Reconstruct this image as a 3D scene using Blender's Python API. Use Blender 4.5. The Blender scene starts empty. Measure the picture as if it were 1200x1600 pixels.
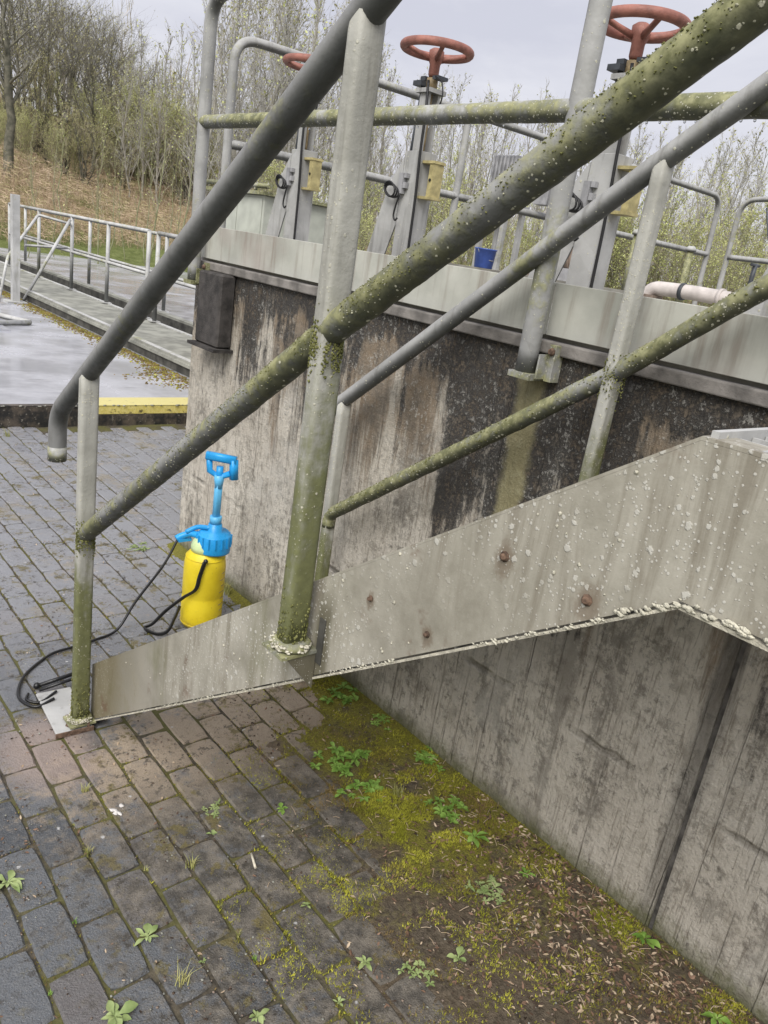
import bpy, math, random
from math import sin, cos, pi, radians, hypot, exp
from mathutils import Vector, Matrix, noise
random.seed(7)
S = bpy.context.scene
COL = S.collection

# ------------------------------------------------------------------ mesh building
class MB:
    """collects geometry in world coordinates"""
    def __init__(s):
        s.v = []; s.f = []; s.m = []; s.smooth = []; s.c = []; s.mi = 0; s.sm = False; s.col = 0.0
    def face(s, idx):
        s.f.append(idx); s.m.append(s.mi); s.smooth.append(s.sm); s.c.append(s.col)
    def poly(s, pts):
        n = len(s.v); s.v += [tuple(p) for p in pts]; s.face(list(range(n, n+len(pts))))
    def box(s, a, b, rz=0, bev=0.0, M=None):
        x0,y0,z0 = a; x1,y1,z1 = b
        if bev > 0:
            # chamfered on vertical and top edges: build as stacked loops
            def loop(d, z):
                return [(x0+d+bev*.0,y0+bev+d*0,z),(x0+bev+d*0,y0+d,z),(x1-bev,y0+d,z),(x1-d,y0+bev,z),(x1-d,y1-bev,z),(x1-bev,y1-d,z),(x0+bev,y1-d,z),(x0+d,y1-bev,z)]
            def inset(z):
                return [(x0+bev,y0+bev*1.5,z),(x0+bev*1.5,y0+bev,z),(x1-bev*1.5,y0+bev,z),(x1-bev,y0+bev*1.5,z),(x1-bev,y1-bev*1.5,z),(x1-bev*1.5,y1-bev,z),(x0+bev*1.5,y1-bev,z),(x0+bev,y1-bev*1.5,z)]
            rings = [inset(z0), loop(0, z0+bev), loop(0, z1-bev), inset(z1)]
            n = len(s.v)
            for r in rings:
                for p in r: s.v.append(tuple(M @ Vector(p)) if M else p)
            for k in range(3):
                for i in range(8):
                    j = (i+1) % 8
                    s.face([n+k*8+i, n+k*8+j, n+k*8+8+j, n+k*8+8+i])
            s.face([n+i for i in range(7,-1,-1)]); s.face([n+24+i for i in range(8)])
            return
        P = [(x0,y0,z0),(x1,y0,z0),(x1,y1,z0),(x0,y1,z0),(x0,y0,z1),(x1,y0,z1),(x1,y1,z1),(x0,y1,z1)]
        if M: P = [tuple(M @ Vector(p)) for p in P]
        n = len(s.v); s.v += P
        for q in ((0,3,2,1),(4,5,6,7),(0,1,5,4),(1,2,6,5),(2,3,7,6),(3,0,4,7)):
            s.face([n+i for i in q])
    def tube(s, pts, r, n=12, cap=True, rough=0.0, rs=8.0, flat=None):
        # flat=(a,b): rounded-rectangle section with half widths a (along U) and b
        """sweep; r number or list; rough = radial noise amplitude"""
        pts = [Vector(p) for p in pts]
        N = len(pts); rr = r if isinstance(r, (list, tuple)) else [r]*N
        T = []
        for i in range(N):
            a = pts[max(i-1,0)]; b = pts[min(i+1,N-1)]
            d = (b-a); T.append(d.normalized() if d.length > 1e-9 else Vector((0,0,1)))
        up = Vector((0,0,1)) if abs(T[0].z) < .9 else Vector((1,0,0))
        U = T[0].cross(up).normalized()
        base = len(s.v); old = s.sm; s.sm = True
        for i in range(N):
            U = (U - T[i]*U.dot(T[i]))
            U = U.normalized() if U.length > 1e-6 else T[i].orthogonal().normalized()
            W = T[i].cross(U)
            for k in range(n):
                a = 2*pi*k/n
                rad = rr[i]
                d = U*cos(a)+W*sin(a)
                if flat: rad = rr[i]*(abs(cos(a)/flat[0])**6+abs(sin(a)/flat[1])**6)**(-1/6)
                p = pts[i]+d*rad
                if rough:
                    q = noise.noise(p*rs*9)*.6+noise.noise(p*rs*22)*.4
                    p = p + d*rough*max(q, -.25)
                s.v.append(tuple(p))
        for i in range(N-1):
            for k in range(n):
                j = (k+1) % n
                s.face([base+i*n+k, base+i*n+j, base+(i+1)*n+j, base+(i+1)*n+k])
        s.sm = False
        if cap:
            s.face([base+k for k in range(n-1,-1,-1)])
            s.face([base+(N-1)*n+k for k in range(n)])
        s.sm = old
    def blob(s, c, r, n=6, m=4, sq=(1,1,1), jit=0.0, M=None):
        base = len(s.v); old = s.sm; s.sm = True
        c = Vector(c)
        for i in range(m+1):
            t = pi*i/m
            for k in range(n):
                a = 2*pi*k/n
                q = r*(1+random.uniform(-jit, jit))
                d = Vector((sin(t)*cos(a)*q*sq[0], sin(t)*sin(a)*q*sq[1], cos(t)*q*sq[2]))
                if M: d = M @ d
                s.v.append(tuple(c+d))
        for i in range(m):
            for k in range(n):
                j = (k+1) % n
                s.face([base+i*n+k, base+(i+1)*n+k, base+(i+1)*n+j, base+i*n+j])
        s.sm = old
    def lathe(s, c, prof, n=28, axis=None):
        c = Vector(c); base = len(s.v); old = s.sm; s.sm = True
        for (r, z) in prof:
            for k in range(n):
                a = 2*pi*k/n
                d = Vector((r*cos(a), r*sin(a), z))
                if axis: d = axis @ d
                s.v.append(tuple(c+d))
        for i in range(len(prof)-1):
            for k in range(n):
                j = (k+1) % n
                s.face([base+i*n+k, base+i*n+j, base+(i+1)*n+j, base+(i+1)*n+k])
        s.sm = False
        s.face([base+k for k in range(n-1,-1,-1)]); s.face([base+(len(prof)-1)*n+k for k in range(n)])
        s.sm = old
    def prism(s, prof, d, o=(0,0,0)):
        """prof: list of 3D points (planar), extruded by vector d"""
        n = len(prof); base = len(s.v); d = Vector(d)
        P = [Vector(p)+Vector(o) for p in prof]
        s.v += [tuple(p) for p in P]+[tuple(p+d) for p in P]
        s.face([base+i for i in range(n-1,-1,-1)]); s.face([base+n+i for i in range(n)])
        for i in range(n):
            j = (i+1) % n
            s.face([base+i, base+j, base+n+j, base+n+i])
    def build(s, name, mats, parent=None, label=None, cat=None, group=None, kind=None, bevel=0.0, fixn=True):
        off = Vector((0,0,0))
        if parent is not None:
            r = parent
            while r.parent: r = r.parent
            off = Vector(r.location)
        me = bpy.data.meshes.new(name)
        me.from_pydata([(a-off.x, b-off.y, c-off.z) for a,b,c in s.v], [], s.f)
        if not isinstance(mats, (list, tuple)): mats = [mats]
        for m in mats: me.materials.append(m)
        me.polygons.foreach_set('material_index', s.m)
        me.polygons.foreach_set('use_smooth', s.smooth)
        if any(s.c):
            at = me.color_attributes.new('rnd', 'FLOAT_COLOR', 'CORNER')
            arr = []
            for f, c in zip(s.f, s.c): arr += [c, c, c, 1.0]*len(f)
            at.data.foreach_set('color', arr)
        if fixn:
            import bmesh
            bm = bmesh.new(); bm.from_mesh(me); bmesh.ops.recalc_face_normals(bm, faces=bm.faces); bm.to_mesh(me); bm.free()
        me.update()
        o = bpy.data.objects.new(name, me); COL.objects.link(o)
        if parent is not None: o.parent = parent
        if bevel:
            b = o.modifiers.new('bevel', 'BEVEL'); b.width = bevel; b.segments = 2; b.limit_method = 'ANGLE'; b.angle_limit = radians(50)
        if label: o['label'] = label
        if cat: o['category'] = cat
        if group: o['group'] = group
        if kind: o['kind'] = kind
        return o

def thing(name, label, cat, loc, group=None):
    o = bpy.data.objects.new(name, None); COL.objects.link(o); o.empty_display_size = .1
    o.location = loc; o['label'] = label; o['category'] = cat
    if group: o['group'] = group
    return o
def copy_tree(o, parent=None):
    c = o.copy(); COL.objects.link(c); c.parent = parent
    for ch in list(o.children): copy_tree(ch, c)
    return c
def fillet(pts, r, n=6):
    """round the corners of a polyline, also subdividing nothing else"""
    P = [Vector(p) for p in pts]; out = [P[0]]
    for i in range(1, len(P)-1):
        a = (P[i-1]-P[i]); b = (P[i+1]-P[i]); ra = min(r, a.length*.45, b.length*.45)
        p0 = P[i]+a.normalized()*ra; p2 = P[i]+b.normalized()*ra
        for k in range(n+1):
            t = k/n; out.append(p0*(1-t)**2+P[i]*2*t*(1-t)+p2*t*t)
    out.append(P[-1]); return out
def subdiv(pts, step):
    P = [Vector(p) for p in pts]; out = [P[0]]
    for a, b in zip(P, P[1:]):
        k = max(1, int((b-a).length/step))
        for i in range(1, k+1): out.append(a.lerp(b, i/k))
    return out
def spline(pts, n=8):
    P = [Vector(p) for p in pts]; P = [P[0]*2-P[1]]+P+[P[-1]*2-P[-2]]; out = []
    for i in range(1, len(P)-2):
        for k in range(n):
            t = k/n; a,b,c,d = P[i-1],P[i],P[i+1],P[i+2]
            out.append(.5*((2*b)+(c-a)*t+(2*a-5*b+4*c-d)*t*t+(-a+3*b-3*c+d)*t**3))
    out.append(P[-2]); return out

# ------------------------------------------------------------------ materials
class NT:
    def __init__(s, name):
        s.mat = bpy.data.materials.new(name); s.mat.use_nodes = True
        s.t = s.mat.node_tree; s.t.nodes.clear()
        s.out = s.t.nodes.new('ShaderNodeOutputMaterial'); s.b = s.t.nodes.new('ShaderNodeBsdfPrincipled')
        s.t.links.new(s.b.outputs[0], s.out.inputs[0])
        s._pos = None
    def set(s, sock, v):
        if isinstance(v, bpy.types.NodeSocket): s.t.links.new(v, sock)
        elif isinstance(v, (tuple, list)):
            sock.default_value = tuple(v)+((1,) if len(v) == 3 and len(sock.default_value) == 4 else ())
        else: sock.default_value = v
    def n(s, typ, ins=None, out=0, **kw):
        nd = s.t.nodes.new('ShaderNode'+typ)
        for k, v in kw.items(): setattr(nd, k, v)
        for k, v in (ins or {}).items(): s.set(nd.inputs[k], v)
        return nd.outputs[out]
    def pos(s):
        if s._pos is None: s._pos = s.n('NewGeometry', out=0)
        return s._pos
    def xyz(s, v=None):
        nd = s.t.nodes.new('ShaderNodeSeparateXYZ'); s.t.links.new(v or s.pos(), nd.inputs[0]); return nd.outputs[0], nd.outputs[1], nd.outputs[2]
    def scaled(s, sc, v=None, loc=(0,0,0)):
        return s.n('Mapping', {0: v or s.pos(), 1: loc, 3: sc})
    def noise(s, scale, detail=4, rough=.55, vec=None, dist=0.0):
        return s.n('TexNoise', {'Vector': vec or s.pos(), 'Scale': scale, 'Detail': detail, 'Roughness': rough, 'Distortion': dist})
    def math(s, op, a, b=0.0, c=0.0, clamp=False):
        nd = s.t.nodes.new('ShaderNodeMath'); nd.operation = op; nd.use_clamp = clamp
        s.set(nd.inputs[0], a); s.set(nd.inputs[1], b)
        if op in ('MULTIPLY_ADD',): s.set(nd.inputs[2], c)
        return nd.outputs[0]
    def mr(s, v, a, b, c=0.0, d=1.0, smooth=True):
        nd = s.t.nodes.new('ShaderNodeMapRange'); nd.interpolation_type = 'SMOOTHSTEP' if smooth else 'LINEAR'
        for i, x in enumerate((v, a, b, c, d)): s.set(nd.inputs[i], x)
        return nd.outputs[0]
    def mix(s, f, a, b, blend='MIX'):
        nd = s.t.nodes.new('ShaderNodeMix'); nd.data_type = 'RGBA'; nd.blend_type = blend
        s.set(nd.inputs[0], f); s.set(nd.inputs[6], a); s.set(nd.inputs[7], b); return nd.outputs[2]
    def voro(s, scale, vec=None, out='Distance', feature='F1', rnd=1.0):
        nd = s.t.nodes.new('ShaderNodeTexVoronoi'); nd.feature = feature
        s.set(nd.inputs['Vector'], vec or s.pos()); nd.inputs['Scale'].default_value = scale
        nd.inputs['Randomness'].default_value = rnd
        return nd.outputs[out], nd.outputs['Color']
    def bump(s, h, strength=.4, dist=.01, normal=None):
        nd = s.t.nodes.new('ShaderNodeBump'); nd.inputs['Strength'].default_value = strength; nd.inputs['Distance'].default_value = dist
        s.set(nd.inputs['Height'], h)
        if normal: s.set(nd.inputs['Normal'], normal)
        return nd.outputs[0]
    def done(s, col, rough=.7, normal=None, metal=0.0, spec=.5, trans=None):
        s.set(s.b.inputs['Base Color'], col); s.set(s.b.inputs['Roughness'], rough); s.set(s.b.inputs['Metallic'], metal)
        s.set(s.b.inputs['Specular IOR Level'], spec)
        if normal: s.set(s.b.inputs['Normal'], normal)
        return s.mat
    def spots(s, scale, size, dens, vec=None, fn=.3):
        """white lichen spots: mask 0..1"""
        d, c = s.voro(scale, vec)
        ch = s.n('SeparateColor', {0: c}, out=0); cs = s.n('SeparateColor', {0: c}, out=1)
        d = s.math('ADD', d, s.math('MULTIPLY', s.math('SUBTRACT', s.noise(scale*3, 2), .5), fn))
        rad = s.math('MULTIPLY', cs, size)
        m = s.mr(s.math('SUBTRACT', rad, d), -.03, .10)
        return s.math('MULTIPLY', m, s.math('GREATER_THAN', dens, ch))

def simple(name, col, rough=.6, var=.25, scale=12, metal=0.0, bump=.15, spec=.5):
    t = NT(name); n = t.noise(scale, 5); c = t.mix(t.mr(n, .3, .7), tuple(x*(1-var) for x in col), tuple(min(1, x*(1+var)) for x in col))
    n2 = t.noise(scale*8, 3)
    return t.done(c, t.mr(n2, .3, .7, rough-.12, min(1, rough+.12)), t.bump(n2, bump, .004), metal, spec)

def galv(name, algae=.3, lichen=.3, base=.33, vertical=False, sc=1.0, tint=(1,1,.97)):
    """weathered galvanised steel with algae film and lichen"""
    t = NT(name); x, y, z = t.xyz()
    n1 = t.noise(5*sc, 5); n2 = t.noise(38*sc, 4, .6)
    vs = t.scaled((30, 30, 2.5)); st = t.noise(1.0*sc, 4, .6, vs)
    d, c = t.voro(26*sc); sp = t.n('SeparateColor', {0: c}, out=0)
    col = t.mix(t.mr(n1, .25, .75), (base*.72*tint[0], base*.72*tint[1], base*.72*tint[2]), (base*1.2*tint[0], base*1.2*tint[1], base*1.2*tint[2]))
    col = t.mix(t.math('MULTIPLY', sp, .16), col, (base*1.7, base*1.7, base*1.72))
    col = t.mix(t.mr(st, .52, .72, 0, .45), col, (.10, .095, .08))
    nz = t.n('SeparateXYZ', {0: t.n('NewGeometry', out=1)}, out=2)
    am = t.math('ADD', t.math('MULTIPLY', t.math('SUBTRACT', t.noise(3.2*sc, 5, .6), .5), 1.9), algae)
    am = t.math('ADD', am, t.math('MULTIPLY', t.math('SUBTRACT', n2, .5), .9))
    am = t.mr(am, .22, .62)
    ac = t.mix(t.mr(n2, .35, .7), (.12, .125, .03), (.36, .355, .17))
    col = t.mix(t.math('MULTIPLY', am, .88), col, ac)
    # underside shade painted into the colour of down-facing sides
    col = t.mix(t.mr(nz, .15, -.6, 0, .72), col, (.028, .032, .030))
    h = t.math('ADD', n2, t.math('MULTIPLY', am, .4))
    if lichen > 0:
        s1 = t.spots(105*sc, .5, lichen*.7); s2 = t.spots(210*sc, .5, lichen)
        m = t.math('MAXIMUM', s1, s2)
        col = t.mix(m, col, t.mix(n2, (.40, .40, .30), (.66, .64, .52)))
        h = t.math('ADD', h, t.math('MULTIPLY', m, 1.2))
    return t.done(col, t.mr(n2, .3, .7, .42, .75), t.bump(h, .5, .004), 0.0, .45)

M = {}
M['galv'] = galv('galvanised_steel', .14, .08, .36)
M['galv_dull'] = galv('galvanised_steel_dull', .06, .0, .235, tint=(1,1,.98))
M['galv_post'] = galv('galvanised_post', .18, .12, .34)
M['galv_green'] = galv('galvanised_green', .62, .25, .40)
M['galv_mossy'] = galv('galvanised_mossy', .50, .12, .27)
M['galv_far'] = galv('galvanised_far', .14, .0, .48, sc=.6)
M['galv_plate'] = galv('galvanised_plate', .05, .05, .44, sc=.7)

def post_mat():
    t = NT('stair_post_steel'); x, y, z = t.xyz()
    n1 = t.noise(6, 5); n2 = t.noise(45, 4, .6); st = t.noise(1, 4, .6, t.scaled((34, 34, 3)))
    col = t.mix(t.mr(n1, .3, .7), (.32, .315, .28), (.48, .475, .43))
    col = t.mix(t.mr(st, .5, .72, 0, .5), col, (.13, .12, .10))
    hrel = t.math('SUBTRACT', z, t.math('MULTIPLY_ADD', y, -.72, 2.236))
    g = t.math('ADD', t.mr(hrel, .12, -.35, -.42, .55, smooth=False), t.math('MULTIPLY', t.math('SUBTRACT', t.noise(4, 5, .6, t.scaled((2.5, 2.5, .8))), .5), 2.2))
    g = t.mr(t.math('ADD', g, t.math('MULTIPLY', t.math('SUBTRACT', n2, .5), .6)), -.05, .5)
    col = t.mix(t.math('MULTIPLY', g, .9), col, t.mix(n2, (.06, .068, .015), (.20, .21, .07)))
    m = t.math('MULTIPLY', t.math('MAXIMUM', t.spots(120, .45, .2), t.spots(220, .5, .25)), t.mr(n1, .45, .6, .1, 1))
    col = t.mix(m, col, (.58, .56, .44))
    return t.done(col, t.mr(n2, .3, .7, .4, .75), t.bump(t.math('ADD', n2, m), .5, .004), 0, .45)
M['post'] = post_mat()

def stringer_mat():
    t = NT('stair_stringer_steel'); x, y, z = t.xyz()
    n1 = t.noise(4.5, 7, .68); n2 = t.noise(60, 4, .65); st = t.noise(1, 6, .7, t.scaled((20, 20, 2.4)), .5)
    col = t.mix(t.mr(n1, .3, .72), (.25, .232, .185), (.49, .465, .395))
    col = t.mix(t.mr(t.math('ADD', st, t.math('MULTIPLY', t.math('SUBTRACT', n1, .5), .8)), .47, .72, 0, .68), col, (.175, .15, .11))
    col = t.mix(t.mr(t.noise(1.3, 3), .5, .75, 0, .5), col, (.44, .41, .36))
    # yellow-brown algae at the low end
    lo = t.math('ADD', t.mr(y, 1.4, 2.15, -.4, .95, smooth=False), t.math('MULTIPLY', t.math('SUBTRACT', n1, .5), 1.4))
    col = t.mix(t.math('MULTIPLY', t.mr(lo, .1, .8), .75), col, (.13, .105, .042))
    gr = t.mr(t.math('ADD', t.noise(2.1, 4), t.math('MULTIPLY', st, .3)), .70, .86, 0, .6)
    col = t.mix(gr, col, (.17, .17, .085))
    # rust patches
    ru = t.mr(t.noise(5.2, 5, .7), .60, .70, 0, .6)
    col = t.mix(ru, col, (.13, .07, .04))
    for (by, bz, br_) in ((.649,1.217,.030),(.504,1.215,.034),(.915,1.029,.018),(.769,1.032,.020)):
        ay = t.math('SUBTRACT', y, by); az = t.math('MULTIPLY', t.math('SUBTRACT', z, bz-.006), .62)
        rd = t.math('SQRT', t.math('ADD', t.math('MULTIPLY', ay, ay), t.math('MULTIPLY', az, az)))
        rd = t.math('ADD', rd, t.math('MULTIPLY', t.math('SUBTRACT', t.noise(70, 4, .7), .5), .03))
        col = t.mix(t.mr(rd, br_*.8, br_*.3, 0, .6), col, (.16, .115, .075))
    fy = t.mr(t.math('ABSOLUTE', t.math('SUBTRACT', y, 1.035)), .035, .012)
    col = t.mix(t.math('MULTIPLY', t.math('MULTIPLY', fy, t.mr(z, 1.02, .93)), .75), col, (.075, .065, .03))
    # lichen spots, denser on the upper length
    big = t.spots(52, .36, .16, fn=.55); mid = t.spots(100, .42, .26, fn=.5); sm = t.spots(210, .45, .3)
    up = t.mr(y, 2.0, 1.35, .25, 1)
    m = t.math('MULTIPLY', t.math('MAXIMUM', big, t.math('MAXIMUM', mid, sm)), up)
    m = t.math('MULTIPLY', m, t.mr(t.noise(4.5, 3), .42, .56, .05, 1))
    col = t.mix(t.math('MULTIPLY', m, .92), col, t.mix(n2, (.46, .44, .38), (.64, .63, .58)))
    h = t.math('ADD', t.math('MULTIPLY', n2, .7), t.math('MULTIPLY', m, 1.5))
    return t.done(col, t.mr(n1, .3, .7, .42, .7), t.bump(h, .4, .003), 0, .5)
M['stringer'] = stringer_mat()

def wall_mat():
    t = NT('stained_concrete'); x, y, z = t.xyz()
    ml = lambda a, b: t.math('MULTIPLY', a, b)
    ad = lambda a, b: t.math('ADD', a, b)
    cen = lambda a, k: t.math('MULTIPLY', t.math('SUBTRACT', a, .5), k)
    nb = t.noise(3.0, 6, .65); nf = t.noise(38, 6, .75); ng = t.noise(130, 3, .7); nm = t.noise(12, 6, .7)
    s1 = t.noise(1, 5, .62, t.scaled((6.5, 6.5, .7)), .5); s2 = t.noise(1, 6, .7, t.scaled((22, 22, 2.6)), .9)
    s3 = t.noise(1, 4, .7, t.scaled((110, 110, 9)), .5)
    col = t.mix(t.mr(nb, .32, .68), (.42, .37, .30), (.68, .635, .55))
    col = t.mix(t.mr(ad(z, cen(nb, .3)), 1.05, .55, 0, .48), col, (.74, .70, .62))
    col = t.mix(t.mr(nm, .48, .64, 0, .6), col, (.33, .295, .24))
    col = t.mix(t.mr(s3, .52, .64, 0, .55), col, (.20, .17, .13))
    col = t.mix(t.mr(nf, .52, .66, 0, .5), col, (.20, .175, .145))
    col = t.mix(t.mr(ng, .58, .70, 0, .45), col, (.66, .63, .57))
    # pores and pitting
    pd, pc = t.voro(46); pr = t.n('SeparateColor', {0: pc}, out=0)
    pit = ml(t.mr(pd, .13, .05), t.math('GREATER_THAN', pr, .72))
    col = t.mix(ml(pit, .75), col, (.10, .09, .075))
    # board marks every 10 cm
    bd = t.math('ABSOLUTE', t.math('SUBTRACT', t.math('FRACT', ad(ml(y, 9.5), ml(nb, .12))), .5))
    bm_ = ml(t.mr(bd, .035, .008), t.mr(t.noise(1, 4, .6, t.scaled((3, 3, 1.2), loc=(6, 6, 6))), .42, .60))
    col = t.mix(ml(bm_, .13), col, (.17, .15, .12))
    sm_ = ml(t.mr(ad(t.noise(7.5, 6, .78), cen(ng, .3)), .55, .63), .55)
    col = t.mix(sm_, col, (.235, .215, .18))
    # soft grey runs
    run = t.mr(ad(t.noise(1, 5, .6, t.scaled((5.0, 5.0, 1.0), loc=(9, 2, 1)), .4), cen(nf, .5)), .53, .62, 0, .55)
    col = t.mix(run, col, (.19, .172, .145))
    bl = ml(t.mr(ad(t.noise(1, 6, .72, t.scaled((3.4, 3.4, 2.2), loc=(4, 8, 1)), .6), cen(nf, .4)), .56, .66), .6)
    col = t.mix(bl, col, (.15, .14, .12))
    bw = ml(t.mr(t.noise(1, 5, .7, t.scaled((2.2, 2.2, 1.6), loc=(1, 3, 8)), .5), .54, .66), .55)
    col = t.mix(bw, col, (.58, .55, .49))
    side = ad(t.mr(y, 2.9, 1.9, -.20, .06, smooth=False), t.mr(y, 3.1, 3.4, 0, -.1))
    zz0 = t.mr(z, .45, 1.38, -.62, .62, smooth=False)
    # brown wash
    br = ad(ad(ad(zz0, side), cen(s1, 2.4)), ad(cen(s2, 1.3), .12))
    col = t.mix(ml(t.mr(br, .0, .40), .72), col, t.mix(t.mr(nm, .35, .65), (.20, .135, .075), (.105, .08, .055)))
    # black biofilm
    bs = t.noise(1, 5, .62, t.scaled((4.6, 4.6, .5), loc=(3, 1.2, 2)), .6)
    bk = ad(ad(ad(zz0, side), cen(bs, 3.2)), ad(cen(s2, 1.5), cen(nm, 1.0)))
    bk = ad(bk, ml(t.mr(z, 1.29, 1.38), .55))
    # a heavy run just right of the bracket stain and one left of it
    pz = ad(cen(t.noise(1, 6, .72, t.scaled((5, 5, 1.7), loc=(7, 4, 3)), .5), 2.6), cen(nf, .9))
    bk0 = t.math('SUBTRACT', 0, t.math('MAXIMUM', pz, 0))
    h1 = ml(t.mr(t.math('ABSOLUTE', t.math('SUBTRACT', ad(y, ad(cen(s2, .22), cen(nb, .25))), 1.22)), .24, .02), t.mr(z, .4, .9)); h2 = ml(t.mr(t.math('ABSOLUTE', t.math('SUBTRACT', ad(y, ad(cen(s2, .18), cen(nb, .2))), 1.62)), .16, .0), t.mr(z, .35, .8))
    bk = ad(bk, ad(ml(h1, .62), ml(h2, .52)))
    q1 = t.mr(t.math('ABSOLUTE', t.math('SUBTRACT', ad(y, cen(nb, .3)), 2.02)), .34, .10); q2 = ml(t.mr(t.math('ABSOLUTE', t.math('SUBTRACT', ad(y, cen(nb, .2)), .86)), .20, .05), t.mr(z, 1.33, 1.22))
    bk = ad(bk, ml(ad(q1, ml(q2, 1.2)), -.52))
    bk = ad(bk, ml(bk0, t.mr(z, 1.36, 1.24, .25, 1.35)))
    bkm = ml(t.mr(bk, -.02, .36), t.mr(ad(nf, cen(ng, .6)), .30, .54, .35, 1))
    col = t.mix(ml(bkm, .95), col, t.mix(t.mr(nf, .4, .7), (.020, .020, .021), (.075, .070, .064)))
    # pale granular lichen inside and below the black zone
    pl = ml(t.mr(ad(nf, cen(ng, .6)), .55, .66), ml(t.mr(t.noise(2.8, 5, .7, t.scaled((1.6, 1.6, .9), loc=(2, 6, 1))), .42, .56), t.mr(z, .6, .95)))
    col = t.mix(ml(pl, .6), col, (.50, .485, .44))
    zz = t.math('ABSOLUTE', t.math('SUBTRACT', ad(z, cen(t.noise(14, 4), .035)), .408))
    ln = ml(t.mr(zz, .016, .003), t.mr(t.noise(1, 3, .6, t.scaled((1, 2.4, 0), loc=(0, 3.3, 0))), .42, .58))
    col = t.mix(ml(ln, .5), col, (.12, .108, .09))
    yy = t.math('FRACT', ad(ml(y, 3.7), ml(t.noise(1, 5, .6, t.scaled((1, .8, 2.0))), .16)))
    ck = ml(t.mr(t.math('ABSOLUTE', t.math('SUBTRACT', yy, .5)), .007, .0015), t.mr(t.noise(1.9, 3, .5, t.scaled((1, 1, 1), loc=(1, 7, 3))), .50, .60))
    col = t.mix(ml(ck, .65), col, (.06, .055, .045))
    jn = t.math('ABSOLUTE', t.math('SUBTRACT', ad(y, cen(s2, .06)), .655))
    col = t.mix(ml(t.mr(jn, .05, .012), t.mr(z, -.2, .9, .3, .7)), col, (.10, .095, .085))
    ys = t.mr(t.math('ABSOLUTE', ad(t.math('SUBTRACT', y, 1.40), cen(nm, .08))), .062, .03)
    ys = ml(ys, ml(t.mr(z, .45, .95), t.mr(z, 1.40, 1.33)))
    col = t.mix(ml(ys, .85), col, t.mix(nf, (.24, .21, .10), (.48, .44, .26)))
    gf = t.mr(ad(z, cen(nf, .16)), .10, .0, 0, .85)
    col = t.mix(gf, col, (.10, .105, .03))
    h = ad(nf, ml(ng, .5)); h = t.math('SUBTRACT', h, ad(ad(ck, ln), ad(ml(pit, 1.5), ml(bm_, .6)))); h = ad(h, ad(ml(s2, .8), ml(nm, .5)))
    return t.done(col, t.mr(bkm, 0, 1, .85, .6), t.bump(h, .9, .012), 0, .35)
M['wall'] = wall_mat()

def fascia_mat():
    t = NT('fascia_panel'); x, y, z = t.xyz()
    n = t.noise(4, 5); st = t.noise(1, 5, .6, t.scaled((22, 22, 2))); nf = t.noise(60, 4)
    col = t.mix(t.mr(n, .3, .7), (.36, .365, .32), (.54, .54, .48))
    col = t.mix(t.mr(st, .47, .68, 0, .7), col, (.25, .215, .175))
    col = t.mix(t.mr(z, 1.50, 1.45, 0, .35), col, (.46, .46, .43))
    col = t.mix(t.mr(t.noise(2.2, 4), .55, .75, 0, .5), col, (.34, .27, .24))
    return t.done(col, .55, t.bump(nf, .2, .003), 0, .4)
M['fascia'] = fascia_mat()
M['coping'] = simple('coping_concrete', (.20, .185, .17), .8, .4, 14, bump=.5)
M['bollard_dark'] = simple('dark_stained_block', (.05, .045, .042), .8, .5, 20, bump=.7)
M['seal'] = simple('joint_seal', (.10, .093, .085), .85, .5, 30, bump=.6)
M['white_edge'] = simple('lichen_crust', (.62, .59, .48), .9, .2, 40, bump=.8)
M['pale_edge'] = simple('pale_crusted_edge', (.50, .47, .38), .85, .3, 50, bump=.6)
M['rust'] = simple('rusty_bolt', (.15, .095, .065), .9, .6, 90, bump=.6)
M['dark_metal'] = simple('dark_painted_metal', (.055, .062, .072), .5, .3, 30)
M['redwheel'] = simple('faded_red_paint', (.29, .12, .092), .6, .28, 22, bump=.3)
M['brass'] = simple('greasy_brass', (.32, .24, .13), .55, .3, 30)
M['cable'] = simple('black_rubber', (.012, .012, .013), .5, .2, 40)
M['hose'] = simple('black_hose', (.010, .010, .011), .35, .2, 40)
M['tag_yellow'] = simple('aged_yellow_plate', (.42, .36, .17), .6, .25, 30)
M['white_pipe'] = simple('weathered_white_pipe', (.58, .53, .50), .6, .15, 14)
M['blue_plastic'] = simple('blue_bucket_plastic', (.05, .10, .36), .4, .2, 20, bump=.05)
M['cabinet'] = simple('grey_green_cabinet', (.46, .48, .42), .6, .12, 9, bump=.1)
M['machine'] = simple('machine_grey', (.30, .30, .31), .55, .3, 14)
M['machine_brown'] = simple('machine_brown', (.22, .17, .135), .7, .4, 14)
M['deckfloor'] = simple('tank_deck_concrete', (.24, .23, .2), .8, .3, 6)
def spray_mat():
    t = NT('yellow_tank_plastic'); x, y, z = t.xyz(); n = t.noise(9, 4); d = t.noise(26, 5, .7)
    c = t.mix(t.mr(n, .3, .7), (.72, .54, .012), (.86, .68, .03))
    g = t.mr(t.math('ADD', t.mr(z, .10, .0, -.1, .45, smooth=False), t.math('MULTIPLY', t.math('SUBTRACT', d, .5), 1.3)), .12, .6, 0, .6)
    c = t.mix(g, c, (.25, .19, .06)); c = t.mix(t.mr(t.noise(120, 3, .7), .64, .72, 0, .45), c, (.3, .24, .08))
    return t.done(c, t.mr(d, .3, .7, .32, .55), t.bump(n, .05, .003), 0, .5)
M['spray_yellow'] = spray_mat()
M['spray_pale'] = simple('pale_plastic', (.60, .72, .38), .4, .1, 9, bump=.03)
M['spray_blue'] = simple('blue_plastic', (.02, .34, .76), .36, .12, 12, bump=.03)
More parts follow.
